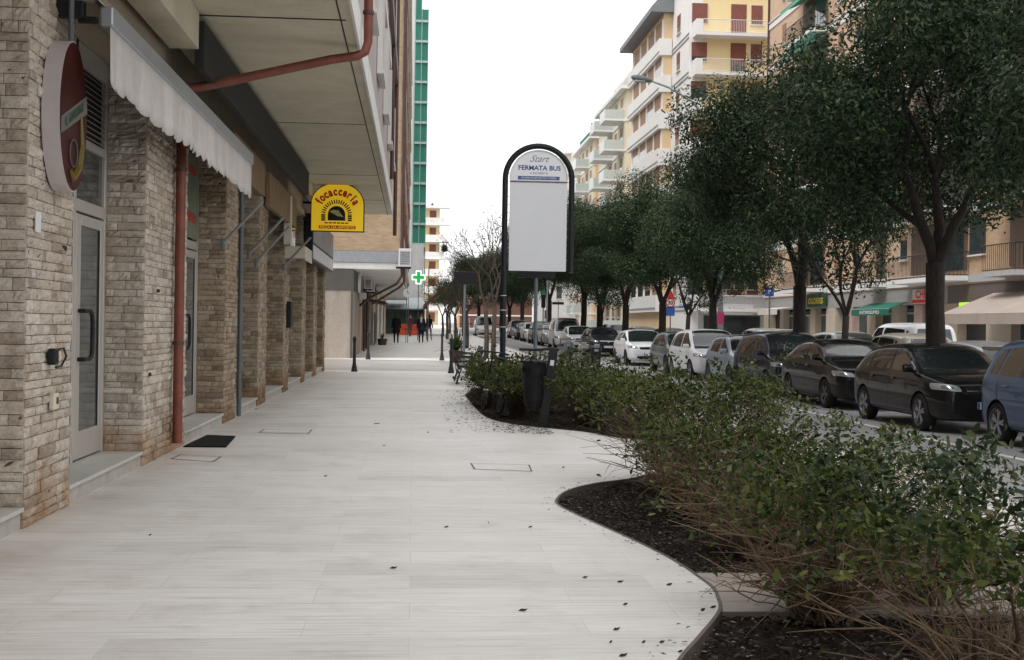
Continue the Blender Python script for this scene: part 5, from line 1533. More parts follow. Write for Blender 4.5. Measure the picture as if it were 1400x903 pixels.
# ---- peach building on the right, facing the street
PB = 24.0
pz = thing('apartment_building', 'peach and ochre brick apartment building with shops on the right side of the street', 'building', (30, 62, 0))
q = MB(); q.box(PB, 40, 54.5, 84, 3.55, 27); q.build('wall', m_peach, pz)
q = MB(); q.box(PB+.02, 40, 36, 54.49, 3.55, 27); q.build('wall', m_sandbrick, pz)
q = MB(); q.box(PB+.45, 40, 36, 84, -.4, 3.54); q.build('shop_wall', plain('shop_dark', (.035,.035,.035), .5, 0, .4, 1), pz)
q = MB(); q.box(PB+.02, PB+.44, 54.5, 83.9, 2.75, 3.54); q.build('fascia_band', plain('fascia_grey', (.36,.34,.34), .7), pz)
q = MB(); q.box(PB+.02, PB+.44, 36, 54.45, 2.75, 3.54); q.build('fascia_band', plain('fascia_brown', (.14,.11,.10), .7), pz)
for k in range(8):
    z = 3.60+3.05*k
    q = MB(); q.box(PB-.06, PB+.01, 54.6, 83.95, z+.02, z+.36); q.box(PB-.10, PB+.01, 54.6, 83.95, z+.46, z+.52); q.build('string_course', m_white, pz)
    q = MB(); q.box(PB-.06, PB+.02, 36, 54.55, z+.02, z+.36); q.build('string_course', plain('course_grey', (.42,.43,.45), .7), pz)
    for y in (79.6, 68.6, 65.6, 59.0):
        win_x(pz, PB, y, y+1.0, z+1.35, z+2.75, m_shut2, [1, .5, .7, .3][(k+int(y)) % 4])
    for y in (50.8, 43.6, 39.0):
        win_x(pz, PB+.02, y, y+1.5, z+1.2, z+2.75, None, 0, m_brownpipe)
    # loggia balconies
    for (ya, yb, dep) in ((71.2, 76.4, 1.1), (61.6, 63.4, .9), (52.2, 58.8, 1.1), (46.0, 48.8, 1.1)):
        q = MB(); q.box(PB-dep, PB-.07, ya, yb, z+.10, z+.30); bo = q.build('balcony', m_white if yb > 55 else plain('balcony_slab', (.45,.44,.43), .7), pz)
        railing(PB-dep+.03, ya, PB-dep+.03, yb, z+.30, 1.05, m_dkmetal, bo, .16, .012)
        railing(PB-dep+.03, ya+.02, PB-.07, ya+.02, z+.30, 1.05, m_dkmetal, bo, .16, .012)
        q = MB(); q.box(PB-.065, PB+.0, ya+.3, yb-.3, z+.55, z+2.85); wo = q.build('balcony_door', plain('recess_brown', (.13,.085,.06), .6), pz)
        q = MB(); q.box(PB-.075, PB-.066, ya+.5, (ya+yb)/2-.1, z+.6, z+2.7); q.build('pane', m_glass, wo)
        if yb > 70 and k > 0:
            q = MB(); q.add([(PB-.07,ya+.2,z+3.0),(PB-.07,yb-.2,z+3.0),(PB-1.5,yb-.2,z+2.35),(PB-1.5,ya+.2,z+2.35),(PB-.07,ya+.2,z+3.03),(PB-.07,yb-.2,z+3.03),(PB-1.5,yb-.2,z+2.38),(PB-1.5,ya+.2,z+2.38),(PB-1.5,yb-.2,z+2.15),(PB-1.5,ya+.2,z+2.15)], [(0,1,2,3),(7,6,5,4),(0,3,7,4),(1,5,6,2),(3,2,8,9),(4,5,1,0)])
            q.build('balcony_awning', m_tealaw, bo)
# drain pipe at the far corner
q = MB(); q.tube([(PB-.08, 83.7, 3.8), (PB-.08, 83.7, 27)], .07, 6); q.build('drain_pipe', m_brownpipe, pz)
# shop piers
yy = 36.0; k = 0
pcol = [plain('pier_beige', (.50,.44,.36), .7), plain('pier_sand', (.40,.33,.25), .7), plain('pier_pink', (.44,.32,.28), .7)]
for ya, yb in ((36, 37.2), (40.6, 41.4), (44.2, 45.2), (48.4, 50.6), (53.4, 55.2), (57.2, 58.2), (60.0, 61.0), (63.2, 64.4), (66.6, 67.6), (69.4, 71.0), (73.0, 73.9), (76.4, 77.4), (79.4, 80.2), (82.6, 84)):
    q = MB(); q.box(PB, PB+.44, ya, yb, -.4, 2.74 if ya > 0 else 3); q.build('pier', pcol[k % 3], pz); k += 1
for ya, yb in ((37.2, 40.6), (45.2, 48.4), (58.2, 60.0), (61.0, 63.2), (64.4, 66.6), (71.0, 73.0), (73.9, 76.4), (77.4, 79.4)):
    q = MB(); q.box(PB+.36, PB+.40, ya+.1, yb-.1, 0, 2.6); sw = q.build('shop_window', m_glassG, pz)
    q = MB(); q.box(PB+.33, PB+.355, ya, ya+.1, 0, 2.7); q.box(PB+.33, PB+.355, yb-.1, yb, 0, 2.7); q.box(PB+.33, PB+.355, ya+.1, yb-.1, 2.3, 2.4); q.build('frame', m_alu, sw)

def wsign(lab, x, y0, y1, z0, z1, face, txt=None, size=.3, tm=None, txt2=None, cat='sign', band=None, sx=1.0):
    t = thing('shop_sign', lab, cat, (x, (y0+y1)/2, z0))
    q = MB(); q.bbox((x, (y0+y1)/2, (z0+z1)/2), (.12, y1-y0, z1-z0), .02); q.build('box', face, t)
    if band: q = MB(); q.box(x-.066, x-.061, y0+.03, y1-.03, z0+.03, z0+(z1-z0)*.28); q.build('band', band, t)
    if txt:
        q = MB(); put_text(q, txt, size, (x-.068, (y0+y1)/2, (z0+z1)/2+(.08 if band else -.05)), (0, -sx, 0), ZU, bold=size*.03); q.build('lettering', tm, t)
    return t
wsign('white and red shop sign reading CHERIE, partly behind the forked trunk', 23.85, 54.9, 57.95, 2.78, 3.45, plain('sign_cream', (.62,.58,.54), .5), 'CHERIE', .52, m_redtxt, band=m_redtxt, sx=1.3)
wsign('dark green shop sign with yellow lettering beside the split trunk', 23.85, 70.7, 74.0, 2.82, 3.62, plain('sign_darkgreen', (.012,.06,.03), .5), 'OLDERS', .48, plain('txt_yellow', (.75,.60,.02), .5), sx=1.55)
wsign('small glowing yellow green sign left of the beige awning', 23.75, 51.7, 52.6, 2.45, 2.75, mk_emit('lime', (.35,.75,.02), .5))
def shop_awning(lab, x0, x1, y0, y1, zt, zb, val, mat, txt=None, scal=False):
    t = thing('shop_awning', lab, 'awning', (x0, (y0+y1)/2, zb))
    q = MB(); th = .02
    V = [(x0,y0,zt),(x0,y1,zt),(x1,y1,zb),(x1,y0,zb)]; V += [(a,b,c-th) for a,b,c in V]
    q.add(V, [(0,1,2,3),(7,6,5,4),(0,3,7,4),(1,5,6,2),(0,4,5,1)]); q.build('canopy', mat, t)
    q = MB(); q.box(x1-.012, x1+.008, y0, y1, zb-val, zb-.021); q.build('valance', mat, t)
    q = MB(); q.tube([(x1+.03, y0, zb-.01), (x1+.03, y1, zb-.01)], .025, 6); q.build('front_rail', m_fascia, t)
    if txt: q = MB(); put_text(q, txt, .24, (x1-.018, (y0+y1)/2, zb-val/2-.01), (0,-2.0,0), ZU, bold=.006); q.build('lettering', m_whitep, t)
shop_awning('dark green shop awning with white lettering beyond the young tree', 23.95, 22.9, 58.6, 63.7, 2.9, 2.55, .32, m_greenaw, 'INTIMISSIMO')
shop_awning('wide dull beige shop awning at the right edge', 23.95, 21.7, 38.5, 49.9, 3.1, 2.2, .42, m_beigeaw)
shop_awning('small white awning right of the parking sign', 23.95, 22.9, 77.2, 81.6, 2.9, 2.75, .35, m_cloth)

# ---- white / yellow building
BX, BYF, BX2 = 19.8, 90.0, 25.8
wb_ = thing('apartment_building', 'tall white apartment block with yellow balcony side and wood shutters', 'building', (24, 100, 0))
q = MB(); q.box(BX+.9, BX2+8, BYF, 110, 4.0, 27.5); q.build('wall', m_yellow, wb_)
q = MB(); q.box(BX, BX+1.0, BYF-.05, 96, -.5, 27.3); q.build('street_wall', m_white, wb_)
q = MB(); q.box(BX+1.01, BX2+8, BYF-.04, 95, -.5, 3.99); q.build('ground_floor', plain('ground_grey', (.45,.46,.47), .7), wb_)
q = MB(); q.box(19.1, BX+.99, 96, 110, -.5, 27.0); q.build('bay_wall', mk_render('bay_ochre', (.72,.54,.34), .12), wb_)
for k in range(8):
    zb = 22.72-2.86*k
    # balcony facing the viewer
    q = MB(); q.box(BX+.25, BX2-.1, BYF-1.25, BYF-.06, zb, zb+.20); bo = q.build('balcony', m_white, wb_)
    railing(BX+.75, BYF-1.22, BX2-.12, BYF-1.22, zb+.2, .95, m_whitep, bo, .12, .012)
    q = MB(); q.box(BX+.25, BX+.75, BYF-1.25, BYF-1.17, zb+.2, zb+1.15); q.box(BX+.25, BX+.33, BYF-1.165, BYF-.06, zb+.2, zb+1.15); q.build('parapet', m_white, bo)
    win_y(wb_, BYF-.051, BX+.12, BX+.22+1.15, zb+1.0 if False else zb+1.15, zb+2.6, m_shut, [1, .75, .35, 1, .6][k % 5], sill=False)
    win_y(wb_, BYF, BX+3.1, BX+4.25, zb+.22, zb+2.6, m_shut, [1, .7, .8, .6][k % 4], m_shut, sill=False)
    win_y(wb_, BYF, BX+4.55, BX+5.5, zb+1.15, zb+2.6, m_shut, [1, .9, .8][k % 3])
    # street side of the white corner
    q = MB(); q.box(BX-.05, BX-.001, BYF, 96-.01, zb+.02, zb+.12); q.box(BX-.05, BX-.001, BYF, 96-.01, zb+.34, zb+.42); q.build('string_course', m_gband, wb_)
    win_x(wb_, BX, 92.9, 94.2, zb+1.15, zb+2.6, m_shut, .6)
    q = MB(); q.box(BX-.9, BX-.06, BYF-1.2, BYF+1.4, zb+.0, zb+.18); 
    # bay: protruding spandrels and window ribbons
    q = MB(); q.box(18.75, 19.099, 95.9, 110.1, zb+.0, zb+1.30); q.box(19.1, BX-.06, 95.88, 95.99, zb+.0, zb+1.30); q.build('spandrel', m_white, wb_)
    q = MB(); q.box(18.72, 18.749, 95.9, 110.1, zb+.22, zb+.34); q.build('spandrel_line', m_gband, wb_)
    q = MB()
    for y in (96.05, 99.1, 102.35, 105.6, 109.1): q.box(19.04, 19.099, y, y+.45, zb+1.30, zb+2.86)
    q.build('window_pier', m_white, wb_)
    for y in (96.6, 99.7, 102.95, 106.3):
        win_x(wb_, 19.1, y, y+2.4, zb+1.27, zb+2.9, m_shut2, [.9, .4, .7, 1][(k+int(y)) % 4], sill=False)
q = MB(); q.add([(18.0,95.5,26.0),(18.0,110.5,26.0),(20.8,110.5,29.6),(20.8,95.5,29.6),(20.8,95.5,26.0),(20.8,110.5,26.0),(18.0,95.5,26.4),(18.0,110.5,26.4)], [(0,1,7,6),(6,7,2,3),(0,6,3,4),(1,5,2,7),(0,4,5,1),(3,2,5,4)]); q.build('roof', plain('roof_grey', (.20,.21,.22), .7), wb_)
q = MB(); q.box(BX-.3, BX2+8, BYF-.6, 95.4, 27.5, 27.8); q.build('roof', m_white, wb_)
# low shopfront details
q = MB(); q.box(BX+1.2, 25.7, BYF-.9, BYF-.05, 2.55, 2.72); q.build('canopy_slab', m_white, wb_)
q = MB(); q.box(BX+1.4, BX2-.4, BYF-.12, BYF-.045, .0, 2.4); q.build('shop_window', m_glass, wb_)
for i in range(4): win_y(wb_, BYF-.041 if False else BYF-.052, BX+1.6+1.0*i, BX+2.45+1.0*i, 4.3, 6.3, None, 0, sill=False)
def fsign(lab, x0, x1, y, z0, z1, face, txt=None, size=.3, tm=None, sx=1.0, th=.08, nm='shop_sign'):
    t = thing(nm, lab, 'sign', ((x0+x1)/2, y, z0))
    q = MB(); q.bbox(((x0+x1)/2, y, (z0+z1)/2), (x1-x0, th, z1-z0), .015); q.build('box', face, t)
    if txt: q = MB(); put_text(q, txt, size, ((x0+x1)/2, y-th/2-.004, (z0+z1)/2), (sx, 0, 0), ZU, bold=size*.02); q.build('lettering', tm, t)
    return t
c = lambda px, py, y: PX(px, py, y)
a, b = c(985, 416, 88.9), c(1030, 431, 88.9)
fsign('white shop sign with thin grey letters right of the street lamp pole', a.x, b.x, 88.9, b.z, a.z, m_whitep, 'Nato', .5, m_greytxt, 1.3)
a, b = c(939, 415, 88.9), c(985, 425, 88.9)
fsign('long black sign board left of the street lamp pole', a.x, b.x-.1, 88.9, b.z, a.z, m_black)
a, b = c(928, 418, 88.6), c(939, 421.5, 88.6)
fsign('small blue sign strip left of the black sign board', a.x, b.x-.05, 88.6, b.z, a.z, plain('blue_strip', (.05,.14,.5), .5))
a = c(984, 446, 48)
# ---- further buildings on the right
def far_block(lab, x, y0, y1, h, wallm, frontm, nfl, fh=3.0, w=14, balc=None, dep=1.4, z0=-.5, hedge=False, shut=None):
    t = thing('apartment_building', lab, 'building', (x+w/2, (y0+y1)/2, 0))
    q = MB(); q.box(x, x+w, y0, y1, z0, h); q.build('wall', wallm, t)
    q = MB(); q.box(x+.3, x+w, y0-.03, y0-.001, z0, h-.3); q.build('side_wall', frontm, t)
    for k in range(nfl):
        z = h-fh*(k+1)
        for i, y in enumerate(np.arange(y0+1.5, y1-2.5, 3.6)):
            if balc and i % 2 == balc-1:
                q = MB(); q.box(x-dep, x-.001, y-.8, y+2.6, z, z+.18); bo = q.build('balcony', m_white, t)
                q = MB(); q.box(x-dep, x-dep+.05, y-.8, y+2.6, z+.18, z+1.1); q.box(x-dep+.05, x-.001, y-.8, y-.75, z+.18, z+1.1); q.build('glass_parapet', plain('parapet_glass', (.52,.57,.56), .3), bo)
            win_x(t, x, y, y+1.5, z+.9, z+2.5, shut or m_shut2, .6, sill=False)
        win_y(t, y0-.03, x+1.0, x+1.9, z+.9, z+2.4, shut or m_shut2, .5, sill=False)
        q = MB(); q.box(x-.06, x-.001, y0, y1, z-.12, z+.1); q.box(x-.06, x+w, y0-.09, y0-.031, z-.12, z+.1); q.build('string_course', m_white, t)
    q = MB(); q.box(x-.6, x+w, y0-.5, y1, h, h+.35); rf = q.build('roof', m_white, t)
    return t
c1 = far_block('cream apartment building with glass balconies left of the white block', 20.6, 122, 140, 25.0, m_creamw, m_creamw, 8, balc=1, dep=2.0)
q = MB(); q.box(23, 30, 124, 138, 25.35, 27.8); q.build('penthouse', m_creamw, c1); q = MB(); q.box(22, 31, 123, 139, 27.8, 28.1); q.build('roof', m_white, c1)
d1 = far_block('orange apartment building with a green hedge on its roof terrace', 21.2, 148, 165, 24.0, m_creamw, m_orange, 7, balc=2, dep=1.6)
e1 = far_block('pale far apartment building at the left end of the right hand row', 21.6, 176, 198, 26.0, m_creamw, m_white, 8, balc=1)
t = thing('roof_hedge', 'green hedge on the roof terrace of the orange building', 'hedge', (21, 150, 24.35))
q = MB(); q.box(20.8, 20.95, 147.6, 158, 24.36, 25.0); q.box(20.96, 24, 147.6, 147.8, 24.36, 25.0); q.build('screen', m_greenaw, t)
V = []; 
for i in range(2500):
    x, y, z = rng.uniform(20.9, 24), rng.uniform(147.7, 149), rng.uniform(24.5, 25.9); l = .16
    d = rng.normal(0, 1, 3); d /= np.linalg.norm(d); s = np.cross(d, rng.normal(0, 1, 3)); s /= np.linalg.norm(s); p = np.array([x-21, y-150, z-24.35])
    V += [p-d*l, p+s*l*.4, p+d*l, p-s*l*.4]
link('foliage', fast_mesh('foliage', V, np.arange(len(V)), 4, m_leaf_far), t)
t = thing('town_house', 'low white house with a green shutter seen between the trees', 'house', (19, 170, 0))
q = MB(); q.box(16.6, 21.0, 168, 175, -.5, 8.2); q.build('wall', m_white, t)
win_y(t, 168, 17.0, 18.0, 5.2, 6.9, m_greenaw, 1.0); win_y(t, 168, 19.2, 20.0, 5.2, 6.9, m_glass, 1.0); win_y(t, 168, 17.6, 18.4, 2.4, 3.6, m_glass, 1.0)
q = MB(); q.box(16.4, 21.2, 167.7, 175.2, 8.2, 8.5); q.build('roof', m_orange, t)

# ---------------------------------------------------------------- left side beyond the driveway
nb = thing('apartment_building', 'second building on the left, tan brick above a grey marble clad shop front', 'building', (-5, 75, 0))
y0 = 48.5; z0 = slope(y0)
q = MB(); q.box(-12, -.60, y0, 112, 4.25, 28); q.build('brick_wall', m_tanbrick, nb)
q = MB(); q.box(-12.02, -.56, y0-.03, 112, 3.80, 4.24); q.build('edge_beam', m_gband, nb)
q = MB(); q.box(-12, -.62, y0+.01, 112, 3.55, 3.79); q.build('soffit', m_fascia, nb)
q = MB(); q.box(-2.38-8, -2.38, y0+.02, 56, -.3, 2.7); q.build('clad_wall', m_stuccoG, nb)
q = MB(); q.box(-2.38-8, -2.36, y0, 56.2, 2.7, 3.54); q.build('upper_band', m_dkwall, nb)
q = MB(); q.box(-3.72, -3.60, y0-.03, y0+.015, 0, 2.7); q.box(-2.45, -2.37, y0-.02, y0+.015, 0, 2.7); q.build('wall_joint', m_dkwall, nb)
q = MB(); q.box(-10, -2.8, 56, 112, -.3, 3.54); q.build('shop_wall', plain('shop_warm_dark', (.06,.045,.035), .7, 0, .4, 1), nb)
for i, (ya, yb, m) in enumerate(((56.2, 57.6, m_orange), (59.5, 60.6, m_stuccoG), (63, 64.5, m_greypipe), (67.5, 69.5, m_stuccoG), (74, 77, m_creamw), (82, 86, m_creamw), (92, 96, m_white), (101, 106, m_creamw))):  # the orange pier stands for an orange-lit strip, glow put into its colour
    q = MB(); q.box(-2.8, -2.40, ya, yb, -.3, 3.54); q.build('pier', m, nb)
q = MB(); q.add([(-2.4,66,2.75),(-2.4,72,2.75),(-1.5,72,2.6),(-1.5,66,2.6),(-2.4,66,2.6),(-2.4,72,2.6),(-1.5,72,2.45),(-1.5,66,2.45)], [(0,1,2,3),(7,6,5,4),(3,2,6,7),(0,3,7,4),(1,5,6,2)]); q.build('door_canopy', m_brownpipe, nb)
q = MB(); q.tube([(-.50, y0-.06, 4.3), (-.50, y0-.06, 28)], .06, 8); q.tube([(-.50, y0-.06, 4.35), (-.5, y0-.06, 3.3), (-.7, y0+.4, 3.0), (-1.9, y0+4, 2.5), (-2.3, y0+5, 2.2)], .055, 8); q.build('drain_pipe', m_brownpipe, nb, smooth=True)
q = MB(); q.tube([(-.42, y0+1.2, 4.3), (-.42, y0+1.2, 3.1), (-.6, y0+1.6, 2.9), (-1.8, y0+6, 2.3)], .05, 8); q.build('drain_pipe', m_brownpipe, nb, smooth=True)
for y in (57.9, 61.4): q = MB(); q.tube([(-2.30, y, .1), (-2.30, y, 3.5)], .05, 8); q.build('drain_pipe', m_brownpipe, nb)
for k in range(7):
    z = 4.9+3.0*k
    for y in (51, 56, 61, 67, 74, 82, 92, 102):
        q = MB(); q.box(-.60, -.50, y, y+1.5, z+.8, z+2.4); w = q.build('window', m_shut, nb)
    q = MB(); q.box(-.60, -.46, y0+.1, 112, z-.12, z+.1); q.build('string_course', m_fascia, nb)
def ac(x, y, z, lab, sc=1.0, face=(0,-1,0)):
    t = thing('air_conditioner', lab, 'air conditioner', (x, y, z), 'air conditioner units on the left facades')
    q = MB(); q.bbox((x, y, z+.3*sc), (.34*sc+.1, .80*sc, .60*sc), .02); q.build('casing', m_whitep, t)
    q = MB(); 
    for k in range(7): q.box(x-.16*sc, x+.16*sc, y-.40*sc-.012, y-.40*sc, z+(.08+.065*k)*sc, z+(.105+.065*k)*sc)
    for k in range(8): q.box(x+.17*sc+.05, x+.17*sc+.062, y-.32*sc, y+.32*sc, z+(.08+.06*k)*sc, z+(.10+.06*k)*sc)
    q.build('grille', m_dkmetal, t)
    q = MB(); q.box(x-.3*sc, x+.2*sc, y-.3*sc, y-.26*sc, z-.05, z); q.box(x-.3*sc, x+.2*sc, y+.26*sc, y+.3*sc, z-.05, z); q.build('bracket', m_dkmetal, t)
ac(-.38, 48.0, 3.62, 'white air conditioner at the corner of the tan brick wall', 1.15)
ac(-2.1, 57.0, 3.0, 'air conditioner under the soffit above the lit doorway, nearer of two', .8)
ac(-2.1, 60.2, 2.95, 'air conditioner under the soffit above the lit doorway, farther of two', .8)
t = thing('round_sign', 'round white shop sign sticking out under the soffit', 'sign', (-2.25, 53, 2.9))
q = MB(); q.prism([(.45*math.cos(a), .45*math.sin(a)) for a in np.linspace(0, 2*math.pi, 28, endpoint=False)], (-2.34, 52.2, 3.15), yv, ZU, XR, .10); q.build('disc', m_signwhite, t)
q = MB(); q.bbox((-2.2, 53.4, 2.6), (.3, .5, .28), .03); q.build('lamp', m_whitep, t)
t = thing('gate', 'grey metal gate panel standing open at the shop wall', 'gate', (-2.2, 72, slope(72)))
q = MB(); z = slope(72)
for k in range(14): q.box(-2.22, -2.19, 70+.28*k, 70.12+.28*k, z+.1, z+1.7)
q.build('bars', m_greypipe, t)
q = MB(); q.box(-2.23, -2.18, 69.9, 74.1, z+.05, z+.12); q.box(-2.23, -2.18, 69.9, 74.1, z+1.7, z+1.78); q.box(-2.23, -2.18, 69.85, 69.95, z, z+1.8); q.build('gate_frame', m_greypipe, t)

# scaffolded building
sb = thing('scaffolded_building', 'tall pale building wrapped with green netting scaffold', 'building', (-4, 135, 0))
q = MB(); q.box(-14, -.35, 124, 160, -.5, 36); q.build('wall', m_white, sb)
q = MB(); q.box(-1.8, .85, 122.2, 123.0, 3.6, 9.2); q.build('hoarding', mk_render('hoarding_grey', (.62,.64,.66), .4), sb)
t = thing('scaffold', 'scaffold tower with dark green netting and pale decks', 'scaffold', (.4, 125, 0))
q = MB(); q.box(-.30, .98, 123.2, 150, 9.3, 32.5); q.box(-.30, .3, 123.2, 150, 32.5, 34.6)
q.build('netting', mk_render('green_net', (.035,.22,.16), .5), t)
q = MB()
for k in range(12): q.box(-.32, 1.02, 123.05, 123.19, 9.2+2.0*k, 9.42+2.0*k); q.box(.985, 1.02, 123.19, 150, 9.2+2.0*k, 9.42+2.0*k)
q.build('deck', plain('deck_grey', (.35,.45,.43), .6), t)
q = MB()
for x in (-.3, .34, .98): q.tube([(x, 123.02, 0), (x, 123.02, 36.2)], .03, 5)
for y in (130, 138): q.tube([(1.04, y, 0), (1.04, y, 35)], .03, 5)
q.build('pole', m_alub, t)
q = MB(); q.box(-.31, 1.0, 122.9, 123.0, 9.0, 9.25); q.build('toe_board', m_alub, t)
# shop with pale awning at its foot
t = thing('market_stall', 'kiosk with pale slanted awning behind the orange barrier', 'kiosk', (-.6, 112, slope(112)))
zz = slope(112)
q = MB(); q.add([(-2.6,114,zz+3.3),(.75,114,zz+3.3),(1.2,110.5,zz+2.3),(-2.6,110.5,zz+2.3),(-2.6,114,zz+3.2),(.75,114,zz+3.2),(1.2,110.5,zz+2.2),(-2.6,110.5,zz+2.2)], [(0,1,2,3),(7,6,5,4),(0,3,7,4),(1,5,6,2),(3,2,6,7),(0,4,5,1)]); q.build('awning', plain('awning_paleblue', (.50,.55,.57), .7), t)
q = MB(); q.box(-2.6, .9, 113, 114, zz, zz+2.9); q.build('back_wall', plain('kiosk_green', (.10,.16,.15), .6, 0, .5, 2), t)
q = MB(); q.box(.85, .95, 110.6, 114, zz, zz+2.6); q.build('side_wall', plain('kiosk_teal', (.35,.48,.46), .6), t)
q = MB(); q.box(-2.5, 1.1, 117, 121.9, 3.0, 3.6); q.build('shop_beam', m_brownpipe, sb)
q = MB(); q.box(-14, .9, 119, 123.9, -.5, 3.0); q.build('shop_wall', m_dkwall, sb)
# orange barrier
yb2 = 106.0; zb2 = slope(yb2)
for i, x in enumerate((-.98, .04)):
    t = thing('plastic_barrier', ['left one of the two orange red plastic barriers behind the pedestrians', 'right one of the two orange red plastic barriers behind the pedestrians'][i], 'barrier', (x, yb2, zb2), 'orange red barriers closing the pavement')
    q = MB(); pr = [(-.24,0),(.24,0),(.20,.22),(.10,.36),(.09,.85),(.06,.95),(-.06,.95),(-.09,.85),(-.10,.36),(-.20,.22)]
    q.prism(pr, (x-.49, yb2, zb2), (0,1,0), ZU, XR, .98); q.build('block', plain('barrier_orange', (.75,.10,.035), .5, 0, .1), t, bevel=0)
    q = MB(); 
    for k in (-.3, .3): q.box(x+k-.12, x+k+.12, yb2-.15, yb2-.10, zb2+.45, zb2+.6)
    q.build('slot', plain('barrier_dark', (.40,.05,.02), .6), t)
# pharmacy cross on its pole
cp = PX(572.3, 379.5, 84); s_ = 84/1700
t = thing('pharmacy_cross', 'lit green pharmacy cross with a white outline on a thin pole', 'sign', (cp.x, 84, slope(84)))
def crossp(a, b): return [(-b,-a),(b,-a),(b,-b),(a,-b),(a,b),(b,b),(b,a),(-b,a),(-b,b),(-a,b),(-a,-b),(-b,-b)]
q = MB(); q.prism(crossp(.46, .19), (cp.x, 84, cp.z), XR, ZU, (0,1,0), .12); q.build('outline', mk_emit('cross_pale', (.65,1,.75), 1.1), t)
q = MB(); q.prism(crossp(.38, .115), (cp.x, 83.995, cp.z), XR, ZU, (0,-1,0), .02); q.build('green_core', mk_emit('cross_green', (.01,.35,.06), .6), t)
q = MB(); q.tube([(cp.x, 84.1, 0), (cp.x, 84.1, cp.z)], .03, 6); q.build('pole', m_greypipe, t)
ck = PX(557, 401, 76)
t = thing('street_clock', 'round white clock on a thin grey post before the hoarding', 'clock', (ck.x, 76, slope(76)))
q = MB(); q.prism([(.27*math.cos(a), .27*math.sin(a)) for a in np.linspace(0, 2*math.pi, 24, endpoint=False)], (ck.x, 76, ck.z), XR, ZU, (0,1,0), .1); q.build('face', m_signwhite, t)
q = MB(); q.prism([(-.012,0),(.012,0),(.012,.18),(-.012,.18)], (ck.x, 75.99, ck.z), XR, ZU, (0,-1,0), .01); q.prism([(0,-.012),(.12,-.012),(.12,.012),(0,.012)], (ck.x, 75.99, ck.z), XR, ZU, (0,-1,0), .01); q.build('hands', m_black, t)
q = MB(); q.tube([(ck.x-.05, 76.05, 0), (ck.x-.05, 76.05, ck.z-.2)], .025, 6); q.tube([(ck.x+.06, 76.05, 0), (ck.x+.06, 76.05, ck.z-.2)], .025, 6); q.build('post', m_greypipe, t)
# awning/roof edge behind trees (dark slanting canopy)
t = thing('shop_canopy', 'dark slanting canopy at the foot of the scaffolded building', 'canopy', (1.2, 108, 3))
q = MB(); q.add([(.8,104,3.1),(4.2,104,6.0),(4.2,116,6.0),(.8,116,3.1),(.8,104,2.8),(4.2,104,5.7),(4.2,116,5.7),(.8,116,2.8)], [(0,1,2,3),(7,6,5,4),(0,4,5,1),(1,5,6,2),(2,6,7,3),(3,7,4,0)]); q.build('roof', plain('canopy_red', (.20,.06,.045), .6), t)
q = MB(); q.box(1.0, 1.12, 104.2, 104.3, 0, 3.0); q.box(4.0, 4.12, 104.2, 104.3, 0, 5.7); q.build('post', m_brownpipe, t)
# cream apartment tower at the street's end
yE = 225; s_ = yE/1700
t = thing('apartment_building', 'far cream apartment building with rounded balconies closing the street', 'building', (4, yE, 0))
xe0, xe1 = -6.0, PX(601, 330, yE).x
q = MB(); q.box(xe0, xe1, yE, yE+14, -.5, PX(590, 284, yE).z); q.build('wall', plain('cream_yellow', (.76,.62,.34), .8), t)
for k in range(7):
    zb = PX(590, 284+23.2*k, yE).z
    q = MB(); q.bbox(((xe0+xe1+1.8)/2, yE-.6, zb), (xe1-xe0+1.8, 2.2, .45), .05); bo = q.build('balcony', m_white, t)
    if k: q = MB(); q.box(xe0, xe1+.8, yE-1.68, yE-1.62, zb+.24, zb+1.1); q.build('parapet', m_fascia, bo)
    for x in (xe1-4.2, xe1-1.9): win_y(t, yE, x, x+1.3, zb-2.3, zb-.5, m_shut, .9, sill=False)
q = MB(); q.box(xe0, xe1-.6, yE+1, yE+10, PX(590, 284, yE).z+.2, PX(590, 279, yE).z); q.build('roof', m_white, t)
frond_plant('roof_palm', xe1-1.4, yE-.4, PX(590, 281, yE).z-.3, 40, 1.1, .08, m_leaf_far, 'small palm on the roof terrace of the far cream building', 'plant', None, False)
frond_plant('balcony_plant', xe1+.9, yE-.9, PX(590, 345, yE).z, 160, 2.2, .12, m_leaf_far, 'leafy plant spilling over a balcony of the far cream building', 'plant', None, False)
far_block('reddish low building behind the bare trees', 7, 200, 215, 6.0, m_orange, plain('brickred', (.16,.075,.055), .8), 2)

# ---------------------------------------------------------------- street lamp
LY = 48.2; lp0 = PX(985, 446, LY)
t = thing('street_lamp', 'tall grey street lamp whose arm rises out of the tree crowns', 'street lamp', (lp0.x, LY, slope(LY)-.06))
arm = [PX(*p, LY) for p in ((985, 446), (985, 380), (986, 300), (985, 230), (979, 190), (966, 160), (945, 138), (915, 120), (885, 109))]
q = MB(); q.tube([(lp0.x, LY, -.1)]+arm, [.13,.12,.11,.10,.09,.075,.06,.05,.045,.04], 12); q.build('pole', plain('lamp_grey', (.30,.33,.35), .5, .2, .1), t, smooth=True)
h0 = PX(866, 106, LY); h1 = PX(892, 111, LY)
q = MB(); dd = (h0-h1).normalized()
q.tube([h1, h1+dd*.12, h1+dd*.35, h1+dd*.62, h1+dd*.80, h1+dd*.86], [.04,.09,.13,.14,.09,.02], 12); q.build('lamp_head', m_greypipe, t, smooth=True)
q = MB(); q.bbox(h1+dd*.5+Vector((0,0,-.10)), (.42,.20,.08), .03); q.build('lens', m_lamp, t)
q = MB(); a = PX(985, 436, LY); q.lathe([(.135,-.20),(.14,-.20),(.14,.25),(.135,.25)], (a.x, LY, a.z), n=14); q.build('pink_poster', plain('poster_pink', (.65,.06,.18), .6), t)
